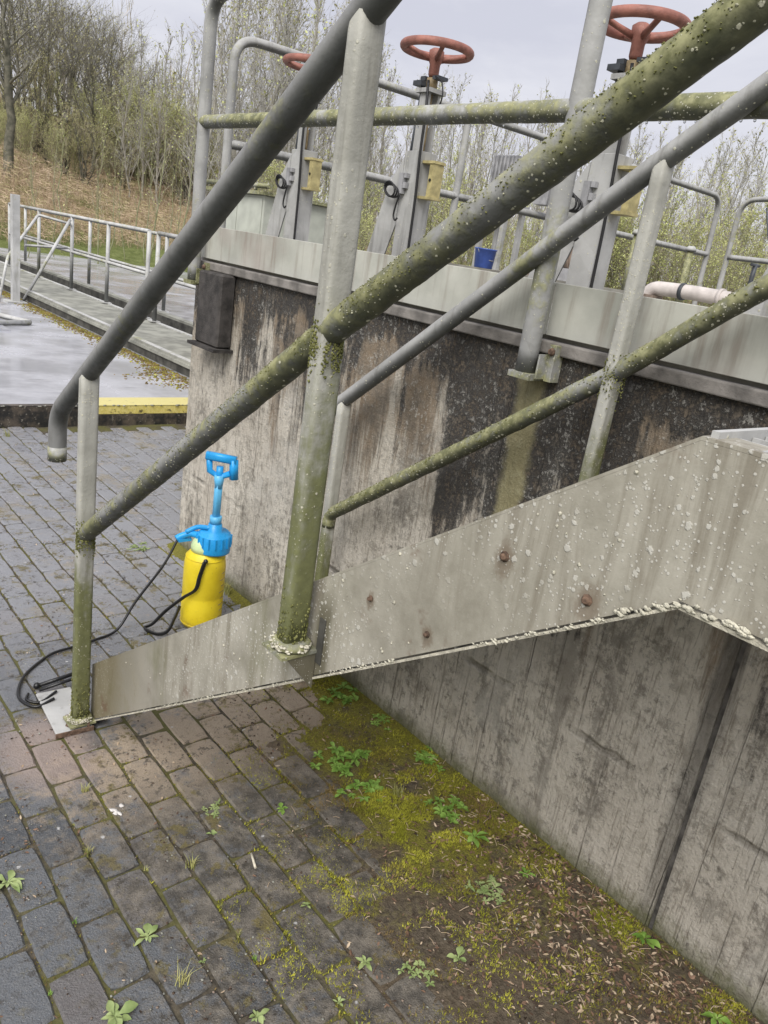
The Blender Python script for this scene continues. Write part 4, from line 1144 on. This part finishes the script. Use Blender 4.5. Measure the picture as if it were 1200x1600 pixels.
# weeds, each a plant of its own
def weed(x, y, size, style, label, mat='leaf', num=9):
    m = MB(); z = max(soil_h(x, y) if x > .40 else 0, 0); m.sm = True
    if style in ('rosette', 'cluster'):
        heads = [(x, y)] if style == 'rosette' else [(x+random.gauss(0, size*.55), y+random.gauss(0, size*.55)) for _ in range(13)]
        for hx_, hy_ in heads:
            s_ = size if style == 'rosette' else size*random.uniform(.28,.5)
            tot = num+4
            for k in range(tot):
                inner = k >= num
                a = (2.4*k)+random.uniform(-.45, .45); L = s_*(random.uniform(.25, .5) if inner else random.uniform(.45, 1.12)); w = L*random.uniform(.14, .30); lift = random.uniform(.5, 1.2) if inner else random.uniform(.05, .6)
                side = random.uniform(-.35, .35); n0 = len(m.v); seg = 6; tw = random.uniform(-.5, .5)
                for q in range(seg+1):
                    t_ = q/seg; prof = (.14, .16, .55, 1.0, .95, .6, .04)[q]
                    bend = side*t_*t_*L
                    cxx = hx_+cos(a)*L*t_-sin(a)*bend; cyy = hy_+sin(a)*L*t_+cos(a)*bend; cz = z+.002+L*lift*(t_*1.25-t_*t_*1.0)
                    px_, py_ = -sin(a)*w*prof, cos(a)*w*prof; dzz = w*prof*tw*.5
                    m.v += [(cxx-px_, cyy-py_, cz+w*prof*.35+dzz), (cxx, cyy, cz), (cxx+px_, cyy+py_, cz+w*prof*.35-dzz)]
                for q in range(seg):
                    b_ = n0+q*3
                    m.face([b_, b_+1, b_+4, b_+3]); m.face([b_+1, b_+2, b_+5, b_+4])
    elif style == 'grass':
        for k in range(num*3):
            a = random.uniform(0, 2*pi); L = size*random.uniform(.5, 1.2); bx, by = x+random.gauss(0, size*.16), y+random.gauss(0, size*.16)
            w = .0016; n0 = len(m.v); out = random.uniform(.2, .9)
            for q in range(4):
                t_ = q/3; cxx = bx+cos(a)*L*out*t_*t_; cyy = by+sin(a)*L*out*t_*t_; cz = z+L*(t_-.25*t_*t_*out); ww = w*(1-t_*.9)
                m.v += [(cxx+sin(a)*ww, cyy-cos(a)*ww, cz), (cxx-sin(a)*ww, cyy+cos(a)*ww, cz)]
            for q in range(3):
                b_ = n0+q*2; m.face([b_, b_+1, b_+3, b_+2])
    m.build('weed', M[mat], label=label, cat='weed', group='seedlings in the paving joints' if label.startswith('tiny seedling or') else 'weeds growing in the paving', fixn=False)
random.seed(33)
WEEDS = [
 (1.47,1.63,.085,'cluster','large bright green weed clump in the middle of the brown soil','leaf',8),
 (1.418,1.452,.06,'cluster','low weed patch just in front of the largest clump','leaf',7),
 (1.60,1.26,.06,'cluster','leafy weed close to the wall above the yellow moss','leaf',7),
 (1.58,1.13,.045,'rosette','small rosette weed between moss and wall foot','leaf',9),
 (1.71,1.50,.05,'cluster','green weed hugging the wall foot behind the moss','leaf',7),
 (1.70,1.90,.075,'cluster','green weed tuft at the wall directly under the stair stringer','leaf',8),
 (.645,1.303,.035,'rosette','pale rosette weed among dark blocks at lower left','leaf_pale',6),
 (.51,1.152,.045,'rosette','pale yellow-green rosette at the bottom edge on the left','leaf_pale',8),
 (1.044,.973,.032,'rosette','small grey-green weed at the bottom centre of the paving','leaf_pale',7),
 (1.139,.882,.035,'cluster','small yellowish weed right of the bottom centre','leaf_pale',5),
 (1.153,1.517,.028,'rosette','tiny green seedling left of the bright moss','leaf',6),
 (.425,1.624,.05,'rosette','greyish green weed cut by the left picture edge','leaf_pale',7),
 (1.021,1.185,.018,'rosette','tiny seedling in bare soil below the white stick','leaf_pale',5),
 (.83,1.447,.03,'grass','yellow-green grass tuft left of the white stick','leaf_yel',9),
 (1.70,2.86,.06,'grass','grass tuft at the wall beside the yellow sprayer','leaf_yel',10),
 (1.55,3.50,.05,'cluster','pale weed in the paving behind the sprayer near the wall corner','leaf_pale',6),
 (1.71,.631,.04,'rosette','dark green weed at the wall joint foot','leaf',8),
 (1.48,.959,.05,'cluster','grey-green weed in the leaf litter by the wall','leaf_pale',6),
 (.758,.993,.03,'rosette','pale rosette near the bottom edge, left of centre','leaf_pale',7),
 (1.245,.858,.03,'rosette','pale sprig between leaf litter and dark blocks','leaf_pale',6),
 (1.605,.951,.028,'rosette','fresh green sprig in the moss close to the wall','leaf',6),
 (.62,1.62,.03,'grass','yellowish moss-grass tuft below the stair foot plate','leaf_yel',8),
 (.70,1.86,.028,'grass','short grass tuft by the grey block under the stair foot','leaf_yel',8),
 (.46,1.90,.03,'grass','yellow grass tuft at the left edge below the hose loop','leaf_yel',8),
 (.66,1.15,.045,'grass','tall yellow grass sprout near the lower left rosette','leaf_yel',7),
 (1.50,1.39,.04,'grass','grass blades poking through the bright moss','leaf_yel',9),
 (1.49,5.62,.06,'grass','tuft of yellow grass by the far black kerb','leaf_yel',9),
 (1.70,1.72,.04,'cluster','small weed at the wall foot between two larger clumps','leaf',6),
 (1.66,.40,.035,'rosette','small green weed at the wall foot at lower right','leaf',7),
 (.98,1.62,.03,'cluster','thin yellowish weed in the tan silt left of the big clump','leaf_pale',5),
]
for w_ in WEEDS: weed(*w_[:3], w_[3], w_[4], w_[5], w_[6])
for k in range(22):
    i_ = random.randint(0, 7); wx = .417-.206+BW*i_; wy = random.uniform(.85, 2.0)
    m_ = random.choice(('leaf', 'leaf_pale', 'leaf_pale', 'leaf_yel'))
    weed(wx, wy, random.uniform(.010, .019), random.choice(('rosette', 'grass')) if m_ != 'leaf_yel' else 'grass', 'tiny seedling or grass sprig rooted in a paving joint', m_, 4)
b = MB(); b.tube([(.985,1.405,.006),(.968,1.355,.007)], .0035, 8); b.build('stick', M['stick'], label='short white stick lying on the brown paving', cat='stick')
b = MB()
for k in range(8): b.blob((.745+random.gauss(0,.009), 1.731+random.gauss(0,.012), .003), random.uniform(.003,.008), 8, 3, (1,1.3,.12), .4)
b.build('bird_dropping', M['lime'], label='white splash on the paving left of the brown soil', cat='dropping')

# ------------------------------------------------------------------ trees
def grow(kind, seed):
    """returns (trunk MB, crown MB) for a tree 1 unit = 1 m, nominal height 6, base at origin"""
    random.seed(seed); tk = MB(); cr = MB(); tk.sm = True
    Hh = 6.0
    P = dict(oak=(.10, 18, .20, .85, 3, 8, 6, .9), thicket=(.05, 22, .02, .9, 2.2, 7, 4, 2.2), bigtrunk=(.16, 14, .35, .7, 2.0, 6, 4, .3), poplar=(.045, 26, .10, .35, 1.7, 6, 3, .35),
             birch=(.045, 24, .15, .55, 2.0, 6, 4, .5), willow=(.03, 30, .0, .45, 3.2, 7, 3, 4.5), sapling=(.032, 12, .25, .4, 1.2, 4, 2, .5))[kind]
    rad, nb, start, ang, blen, nsub, nter, buds = P
    def twig(m, a, d, L, r, seg=2, mi=0, curve=.25):
        pts = [a]; dd = d.copy()
        for k in range(seg):
            dd = (dd+Vector((random.gauss(0,.13), random.gauss(0,.13), curve*.35))).normalized(); pts.append(pts[-1]+dd*L/seg)
        m.mi = mi; m.tube(pts, [r*(1-.75*i/seg) for i in range(seg+1)], 3, cap=False); return pts
    stems = 1 if kind not in ('willow', 'thicket') else 9
    for s_ in range(stems):
        ang0 = random.uniform(0, 2*pi); lean = 0 if stems == 1 else random.uniform(.1, .5)
        pts = [Vector((cos(ang0)*.12*(stems > 1), sin(ang0)*.12*(stems > 1), -.25))]
        hh = Hh*(1 if stems == 1 else random.uniform(.7, 1)); nseg = 10
        for k in range(nseg):
            p = pts[-1]; pts.append(p+Vector((random.gauss(0,.07)+cos(ang0)*lean*hh/nseg*.6, random.gauss(0,.07)+sin(ang0)*lean*hh/nseg*.6, (hh+.25)/nseg)))
        tk.tube(pts, [max(.010, rad*(1-.9*i/nseg)) for i in range(nseg+1)], 7, cap=False)
        for b_ in range(nb if stems == 1 else max(4, nb//4)):
            t = start+(1-start)*((b_+random.random())/(nb if stems == 1 else max(4, nb//4)))*.97
            q = t*nseg; i_ = min(int(q), nseg-1); p = pts[i_].lerp(pts[i_+1], q-i_)
            az = b_*2.4+random.uniform(-.5,.5); el = ang*random.uniform(.7,1.25)
            d = Vector((cos(az)*sin(el), sin(az)*sin(el), cos(el)))
            L = blen*(1.05-t*.75 if kind != 'oak' else (1.1-abs(t-.5)))*random.uniform(.7,1.15); r1 = max(.010, rad*(1-.9*t)*.55)
            bp = [p]; dd = d.copy()
            for k in range(4):
                dd = (dd+Vector((random.gauss(0,.12), random.gauss(0,.12), .10))).normalized(); bp.append(bp[-1]+dd*L/4)
            tk.tube(bp, [r1, r1*.75, r1*.55, r1*.4, .006], 5, cap=False)
            for s2 in range(nsub):
                u = .2+.8*(s2+random.random())/nsub; q2 = u*4; j_ = min(int(q2), 3); pp = bp[j_].lerp(bp[j_+1], q2-j_)
                d2 = (dd+Vector((random.gauss(0,.6), random.gauss(0,.6), random.gauss(.15,.4)))).normalized()
                L2 = L*random.uniform(.28,.5); tp = twig(cr, pp, d2, L2, .0062, 2, 0)
                for s3 in range(nter):
                    v = random.random(); pq = tp[0].lerp(tp[2], v) if v < 1 else tp[2]
                    d3 = (d2+Vector((random.gauss(0,.55), random.gauss(0,.55), random.gauss(.1,.4)))).normalized()
                    tq = twig(cr, pq, d3, L2*random.uniform(.4,.75), .0042, 2, 0)
                    nbud = int(buds)+(random.random() < buds % 1)
                    for b3 in range(nbud):
                        c = tq[0].lerp(tq[2], random.random())+Vector((random.gauss(0,.03), random.gauss(0,.03), random.gauss(0,.03))); s3_ = random.uniform(.014, .036)
                        n_ = Vector((random.gauss(0,1), random.gauss(0,1), random.gauss(0,1))).normalized(); u_ = n_.orthogonal()*s3_; w_ = n_.cross(u_)
                        cr.mi = 1; cr.poly([c-u_, c+w_*.6, c+u_, c-w_*.6])
    return tk, cr
KM = dict(oak=('bark_dark','twig_dark','bud_ol'), thicket=('bark_dark','twig_brown','bud_ol'), bigtrunk=('bark_dark','twig','bud_ol'), poplar=('bark','twig','bud'), birch=('bark_pale','twig','bud_ol'),
          willow=('bark_green','twig_brown','bud'), sapling=('bark_green','twig_brown','bud'))
PROTO = {}
NV = dict(oak=3, thicket=2, bigtrunk=1, poplar=3, birch=3, willow=3, sapling=3)
for kd, nv in NV.items():
    for v in range(nv):
        tk, cr = grow(kd, hash_seed := (sorted(NV).index(kd)*17+v*5+2))
        res = []
        for nm, mb_, mt in (('trunk', tk, [M[KM[kd][0]]]), ('crown', cr, [M[KM[kd][1]], M[KM[kd][2]]])):
            me = bpy.data.meshes.new(nm); me.from_pydata(mb_.v, [], mb_.f)
            for q in mt: me.materials.append(q)
            me.polygons.foreach_set('material_index', mb_.m); me.polygons.foreach_set('use_smooth', mb_.smooth); me.update(); res.append(me)
        PROTO[(kd, v)] = res
TL = dict(oak=('dark bare broadleaf tree in the wood on top of the bank','broadleaf trees on the bank'), thicket=('low tangled brown bush under the wood on the bank','bushes on the bank'),
  bigtrunk=('tree with the thickest straight trunk at the left edge of the wood',None), poplar=('slender bare tree with upright pale twigs behind the works','slender bare trees behind the works'),
  birch=('fine-twigged bare tree behind the works','fine-twigged trees behind the works'), willow=('yellow-green budding bush with many stems behind the tank','budding bushes behind the tank'),
  sapling=('thin leafing sapling on the brown slope behind the railings','saplings on the brown slope'))
TNAME = dict(oak='broadleaf_tree', thicket='bush', bigtrunk='broadleaf_tree', poplar='slender_tree', birch='fine_twigged_tree', willow='budding_bush', sapling='sapling')
TREES = [ # x, y, top, kind
 (7.33,40.37,10.43,'oak'),(8.53,39.28,10.21,'oak'),(11.76,46.18,12.25,'oak'),(11.15,40.21,10.45,'oak'),(11.94,38.44,9.13,'oak'),(13.31,39.77,9.45,'oak'),(15.38,43.42,9.45,'oak'),(15.96,41.79,9.4,'oak'),(16.21,39.74,7.66,'oak'),(18.32,41.19,7.92,'oak'),(6.19,37.46,8.83,'oak'),(8.9,38.77,8.71,'thicket'),(9.89,36.56,8.42,'oak'),(10.95,36.61,7.68,'thicket'),(12.14,37.71,7.65,'oak'),(12.67,35.41,7.48,'oak'),(14.35,37.87,6.79,'oak'),(14.59,35.16,5.88,'oak'),(15.22,34.27,5.18,'thicket'),(18.44,38.58,6.99,'thicket'),(7.74,28.99,8.52,'bigtrunk'),(12.78,31.42,7.13,'poplar'),(13.36,31.43,7.96,'poplar'),(13.84,31,7.8,'poplar'),(15.78,34.24,8.78,'poplar'),(14.93,30.82,8.04,'poplar'),(11.68,22.88,7.9,'poplar'),(13.99,26.34,9.59,'birch'),(13.51,24.63,8.03,'poplar'),(14.13,25.23,9.37,'birch'),(14.54,25.07,9.85,'poplar'),(16.16,27.3,10.09,'birch'),(17.18,28.51,9.79,'birch'),(16.27,25.83,8.95,'poplar'),(13.45,20.99,8.35,'poplar'),(16.76,25.56,9.22,'birch'),(17.1,25.31,7.79,'birch'),(15.87,22.98,7.43,'birch'),(17.88,24.94,8.41,'poplar'),(15.77,21.53,7.07,'poplar'),(17.19,22.92,7.78,'birch'),(17.06,22.43,7.47,'poplar'),(21.23,27.53,8.68,'birch'),(19.81,24.5,7.46,'poplar'),(20.39,24.77,7.55,'birch'),(19.82,23.04,7.76,'poplar'),(22.89,26.01,8.02,'poplar'),(17.92,19.92,6.25,'poplar'),(20.09,21.56,7.16,'birch'),(23.48,24.42,7.65,'poplar'),(24.4,24.47,7.78,'poplar'),(22.95,22.6,7.24,'birch'),(24.07,22.74,7.83,'poplar'),(26.13,23.73,8.28,'poplar'),(20.84,18.21,6.6,'poplar'),(22.36,18.89,6.91,'birch'),(27.13,22.18,8.09,'poplar'),(21.37,16.84,7,'birch'),(24.82,18.91,7.37,'birch'),(27.09,19.98,7.13,'poplar'),(26.2,18.54,7.17,'birch'),(25.12,17.38,6.33,'poplar'),(24.54,16.43,6.65,'poplar'),(24.17,15.51,6.32,'birch'),(26.3,16.37,6.79,'poplar'),(27.67,16.75,6.72,'birch'),(26.9,15.74,6.4,'poplar'),(24.99,13.94,6.51,'birch'),(26.58,14.31,6.56,'birch'),(28.84,14.9,6.88,'birch'),(30.27,15.24,7.45,'birch'),(30.69,14.03,8.3,'poplar'),(29.37,12.6,7.9,'poplar'),(29.25,11.7,7.92,'birch'),(29.63,11.07,8.6,'birch'),(28.6,10,8.31,'poplar'),(27.78,9.01,8.17,'poplar'),(1.12,34.1,7,'oak'),(2.09,34.52,7.03,'poplar'),(2.8,33.77,7.47,'oak'),(4.32,39.41,8.34,'poplar'),(4.52,32.81,7.83,'poplar'),(11.24,45.76,11.47,'oak'),(11.16,42.47,10.75,'oak'),(12.87,46.58,10.87,'oak'),(12.2,42.24,9.56,'oak'),(12.91,42.62,9.95,'oak'),(14.55,44.85,9.86,'oak'),(15.11,44.76,9.33,'oak'),(15.75,44.87,9.38,'oak'),(14.84,40.61,8.33,'oak'),(16.02,42.06,9.05,'oak'),(17.07,43.04,8.72,'oak'),(17.28,41.65,7.71,'oak'),(8.42,36.42,4.24,'thicket'),(8.87,37.2,4.22,'willow'),(9.2,37.44,4.08,'willow'),(9.52,36.31,3.63,'willow'),(8.95,33.69,4.51,'willow'),(10.28,37.16,4.77,'willow'),(9.38,32.87,4.42,'willow'),(10.71,36.38,4.48,'thicket'),(11.25,36.78,4.26,'willow'),(10.48,34.04,4.3,'thicket'),(10.38,32.6,4.3,'willow'),(10.92,33.26,4.96,'thicket'),(11.18,32.73,3.97,'willow'),(11.43,32.4,5.27,'thicket'),(13.26,36.53,5.71,'thicket'),(13.28,36.08,4.69,'willow'),(13.28,34.71,5.64,'willow'),(13.84,35.14,5.11,'willow'),(12.95,32.56,5.04,'thicket'),(14.44,35.62,5.18,'willow'),(15.12,35.56,5.54,'thicket'),(14.41,33.6,6.21,'willow'),(15.1,34.01,5.64,'thicket'),(15.52,34.15,5.39,'thicket'),(15.48,33.05,6.26,'willow'),(15.06,31.62,5.99,'thicket'),(16.9,34.99,6.21,'willow'),(16.73,33.82,5.31,'willow'),(17.24,33.62,5.52,'willow'),(16.36,31.64,5.61,'willow'),(9.12,40.93,5.27,'thicket'),(9.53,40.65,4.3,'thicket'),(9.05,37.22,4.04,'willow'),(9.21,36.86,5.39,'thicket'),(9.86,37.34,5.18,'thicket'),(9.95,35.83,5.7,'thicket'),(11.37,39.73,4.51,'willow'),(11.58,38.85,4.98,'willow'),(11.69,37.91,6.5,'willow'),(12.6,38.65,4.92,'thicket'),(13.18,38.82,5.58,'willow'),(12.78,36.59,6.21,'willow'),(13.75,38.54,5.57,'thicket'),(13.95,37.47,7,'thicket'),(14.45,36.91,6.4,'thicket'),(13.75,34.46,5.6,'thicket'),(14.51,34.79,6.91,'willow'),(15.93,37.45,6.38,'thicket'),(16.28,36.95,5.88,'willow'),(15.99,35.21,6.17,'willow'),(17.61,37.32,6.38,'thicket'),(17.59,35.9,6.15,'thicket'),(18.34,36.88,6.92,'thicket'),(16.26,32.54,9.22,'poplar'),(16.5,32.51,9.67,'poplar'),(19.55,37.27,10.97,'poplar'),(18.21,33.7,11.16,'birch'),(18.87,34.66,12.07,'poplar'),(20.9,37.31,9.93,'poplar'),(21.02,36.33,13.25,'poplar'),(20.54,34.51,11.58,'birch'),(21.27,35.1,11.46,'poplar'),(20.63,33.67,12.59,'birch'),(22.09,34.92,12.78,'poplar'),(19.61,30.24,11.91,'birch'),(22.58,33.92,10.68,'birch'),(21.31,31.44,11.07,'birch'),(23.29,33.3,13.27,'poplar'),(23.94,33.42,9.4,'birch'),(22.91,30.49,9,'birch'),(25.72,33.13,9.24,'birch'),(26.76,33.68,9.73,'poplar'),(27.22,32.75,9.47,'poplar'),(24.38,28.72,7.88,'poplar'),(24.71,27.98,7.7,'poplar'),(26.03,28.66,7.7,'birch'),(28.4,30.16,7.94,'birch'),(26.22,26.99,7.41,'poplar'),(28.2,28.15,8.22,'poplar'),(30.39,29.22,8.53,'birch'),(28.86,26.9,8.05,'poplar'),(27.98,25.24,8.07,'poplar'),(32.85,28.61,9.06,'poplar'),(28.73,24.26,8.09,'poplar'),(29.22,23.74,8.38,'poplar'),(33.08,26.15,8.49,'birch'),(33.08,25.37,8.02,'birch'),(33.92,24.93,7.93,'birch'),(35.74,25.43,7.88,'birch'),(34.52,23.96,7.29,'poplar'),(32.46,21.61,7.32,'poplar'),(35.6,23.1,7.33,'poplar'),(35.95,22.53,7.93,'birch'),(34.32,20.69,7.31,'poplar'),(37.58,22.09,7.5,'birch'),(35.07,19.83,7.27,'birch'),(34.43,19.02,7.78,'birch'),(37.61,19.87,7.61,'birch'),(35.12,17.94,7.7,'poplar'),(12.8,21.88,2.68,'willow'),(13.11,20.91,3.89,'willow'),(12.39,18.19,2.9,'willow'),(15.68,20.98,4,'willow'),(13.78,17.38,2.74,'willow'),(16.83,19.81,3.05,'willow'),(17.89,19.24,4.36,'willow'),(16.53,16.9,3.63,'willow'),(19.18,18.4,3.98,'willow'),(17.4,15.53,3.14,'willow'),(18.45,15.22,2.9,'willow'),(18.9,14.52,3.94,'willow'),(20.77,15.01,4.03,'willow'),(19.7,13.49,4.05,'willow'),(20.36,13.22,4.23,'willow'),(21.2,12.91,3.26,'willow'),(20.27,11.57,4.12,'willow'),(22.51,12.04,3.35,'willow'),(23.97,12.01,4.63,'willow'),(22.79,10.44,3.41,'willow'),(5.38,18.89,2.31,'sapling'),(6.66,22.25,3.53,'sapling'),(6.24,19.75,3.04,'sapling'),(7.37,21.93,2.67,'sapling'),(7.76,21.51,2.55,'sapling'),(7.05,18.99,3.67,'sapling'),(7.66,20.19,3.27,'sapling'),(8.27,20.5,2.74,'sapling'),(9.2,22.11,4.29,'sapling'),(8.03,18.53,3.03,'sapling'),(8.97,19.6,3.4,'sapling'),(9.47,20.13,3.93,'sapling'),(9.54,19.45,4.53,'sapling'),(8.39,19.25,4.9,'sapling'),(6.86,20.9,4.17,'sapling')]
random.seed(77)
for k, (x, y, zt, kd) in enumerate(TREES):
    z0 = terr(x, y)-.05; s = max(.25, (zt-z0)/6.0)
    wd = s*random.uniform(.9, 1.15)
    if kd in ('oak',): wd = max(wd, .9)
    lab, grp = TL[kd]
    r_ = bpy.data.objects.new(TNAME[kd], None); COL.objects.link(r_); r_.location = (x, y, z0); r_.rotation_euler = (0, 0, random.uniform(0, 6.28)); r_.scale = (wd, wd, s)
    r_['label'] = lab; r_['category'] = 'bush' if 'bush' in TNAME[kd] else 'tree'
    if grp: r_['group'] = grp
    tkm, crm = PROTO[(kd, k % NV[kd])]
    for nm, me in (('trunk', tkm), ('crown', crm)):
        o = bpy.data.objects.new(nm, me); COL.objects.link(o); o.parent = r_
# undergrowth on the bank: dead stalks, brambles and grass blades
ug = MB(); random.seed(13)
for k in range(26000):
    az = radians(random.uniform(2, 75) if k % 2 else random.uniform(10, 32)); d = 19.3+abs(random.gauss(0, 8)) if k % 3 else random.uniform(20, 45)
    x, y = d*sin(az), d*cos(az)
    if x < 14.2 and y < 21.6 and x > 3.4: continue
    z = terr(x, y); brown = z > .5+noise.noise(Vector((x*.3, y*.3, 0)))*.8
    tall = random.uniform(.08, .22) if not brown else random.uniform(.15, .75)*(1.3 if noise.noise(Vector((x*.25, y*.25, 7))) > .1 else .7)
    a = random.uniform(0, 6.28); w = .006 if brown else .014
    ug.mi = (random.choice((1, 1, 0)) if brown else 2)
    if math.degrees(az) > 30 and d < 30: ug.mi = random.choice((0, 0, 2)); tall *= 1.2
    lx, ly = random.gauss(0, .25)*tall, random.gauss(0, .25)*tall
    ug.poly([(x-cos(a)*w, y-sin(a)*w, z-.03), (x+cos(a)*w, y+sin(a)*w, z-.03), (x+lx+cos(a)*w*.3, y+ly+sin(a)*w*.3, z+tall)])
    for q in range(2 if brown else 0):
        f = random.uniform(.3, .95); c = Vector((x+lx*f, y+ly*f, z+tall*f)); dx, dy = random.gauss(0, .14), random.gauss(0, .14)
        ug.poly([c, c+Vector((.012, .0, .012)), c+Vector((dx, dy, random.uniform(.0, .12)))])
ug.build('undergrowth', [M['bramble'], M['bramble_br'], M['leaf']], kind='stuff', label='dead bracken stalks, brambles and grass covering the bank', cat='undergrowth', fixn=False)
# far wood as one mass of fine upright twigs
fw = MB(); random.seed(19)
for k in range(17000):
    az = radians(random.uniform(5, 80)); d = random.uniform(46, 68); x, y = d*sin(az), d*cos(az)
    zb = terr(x, y); az_ = math.degrees(az)
    hmax = (7.5 if az_ < 22 else 4.5 if az_ < 30 else 6.0 if az_ < 38 else 4.3)*(1+.35*noise.noise(Vector((az_*.45, 3, d*.05))))
    z = zb+hmax*random.random()**.75*random.uniform(.5, 1); L = random.uniform(.5, 1.6); a = random.uniform(0, 6.28); w = random.uniform(.008, .026)
    dx, dy = random.gauss(0, .22)*L, random.gauss(0, .22)*L
    if az_ > 30 and random.random() < .35: continue
    fw.mi = random.choices((0, 1, 2), (.6, .25, .15))[0]
    fw.poly([(x-cos(a)*w, y-sin(a)*w, z), (x+cos(a)*w, y+sin(a)*w, z), (x+dx, y+dy, z+L)])
for k in range(260):
    az = radians(random.uniform(5, 80)); d = random.uniform(46, 66); x, y = d*sin(az), d*cos(az); h = random.uniform(3, 6.5)
    fw.mi = random.choice((0, 1)); fw.tube([(x,y,terr(x,y)-.2),(x+random.gauss(0,.3),y+random.gauss(0,.3),terr(x,y)+h*.5),(x+random.gauss(0,.4),y+random.gauss(0,.4),terr(x,y)+h)], [.10,.06,.01], 5, cap=False)
fw.build('far_wood', [M['twig'], M['twig_brown'], M['bud_ol']], kind='stuff', label='hazy grey-brown far wood of bare twigs', cat='wood', fixn=False)

# ------------------------------------------------------------------ camera, light, world
Fv = Vector((0.63669879, 0.70349925, -0.31575855)); Rv = Vector((0.76530866, -0.62664518, 0.14703221)); Uv = Vector((0.09443152, 0.33526799, 0.93737829))
cd = bpy.data.cameras.new('camera'); cam = bpy.data.objects.new('camera', cd); COL.objects.link(cam)
mw = Matrix((( Rv.x, Uv.x, -Fv.x, 0), (Rv.y, Uv.y, -Fv.y, 0), (Rv.z, Uv.z, -Fv.z, 1.6), (0,0,0,1)))
cam.matrix_world = mw
cd.sensor_fit = 'VERTICAL'; cd.sensor_height = 36; cd.lens = 1215.94/1600*36; cd.clip_start = .02; cd.clip_end = 1000
cd.dof.use_dof = False
S.camera = cam
SUN_EL, SUN_AZ = radians(47), radians(238)       # azimuth clockwise from +Y
sd = bpy.data.lights.new('sun', 'SUN'); so_ = bpy.data.objects.new('sun', sd); COL.objects.link(so_)
sd.energy = 3.3; sd.angle = radians(42); sd.color = (1, .97, .92)
sv = Vector((sin(SUN_AZ)*cos(SUN_EL), cos(SUN_AZ)*cos(SUN_EL), sin(SUN_EL)))
so_.rotation_euler = (-sv).to_track_quat('-Z', 'Y').to_euler()
w = bpy.data.worlds.new('World'); S.world = w; w.use_nodes = True; nt = w.node_tree; nt.nodes.clear()
out = nt.nodes.new('ShaderNodeOutputWorld'); bg = nt.nodes.new('ShaderNodeBackground'); sk = nt.nodes.new('ShaderNodeTexSky')
sk.sky_type = 'NISHITA'; sk.sun_disc = False; sk.sun_elevation = SUN_EL; sk.sun_rotation = SUN_AZ; sk.air_density = 1.5; sk.dust_density = 4
tc = nt.nodes.new('ShaderNodeTexCoord'); mp = nt.nodes.new('ShaderNodeMapping'); mp.inputs['Scale'].default_value = (1.6, 1.6, 4.2)
nz = nt.nodes.new('ShaderNodeTexNoise'); nz.inputs['Scale'].default_value = 1.5; nz.inputs['Detail'].default_value = 7; nz.inputs['Roughness'].default_value = .55; nz.inputs['Distortion'].default_value = .4
ra = nt.nodes.new('ShaderNodeValToRGB'); ra.color_ramp.elements[0].position = .33; ra.color_ramp.elements[0].color = (6.7, 6.8, 7.8, 1)
ra.color_ramp.elements[1].position = .68; ra.color_ramp.elements[1].color = (9.7, 9.7, 10.2, 1)
mx = nt.nodes.new('ShaderNodeMix'); mx.data_type = 'RGBA'; mx.inputs[0].default_value = .93
L = nt.links
L.new(tc.outputs['Generated'], mp.inputs[0]); L.new(mp.outputs[0], nz.inputs['Vector']); L.new(nz.outputs[0], ra.inputs[0])
L.new(sk.outputs[0], mx.inputs[6]); L.new(ra.outputs[0], mx.inputs[7]); L.new(mx.outputs[2], bg.inputs[0]); bg.inputs[1].default_value = .1
L.new(bg.outputs[0], out.inputs[0])
S.render.engine = 'CYCLES'
S.view_settings.view_transform = 'Standard'; S.view_settings.look = 'None'; S.view_settings.exposure = 0
S.cycles.max_bounces = 4; S.cycles.diffuse_bounces = 2
S.render.resolution_x = 768; S.render.resolution_y = 1024
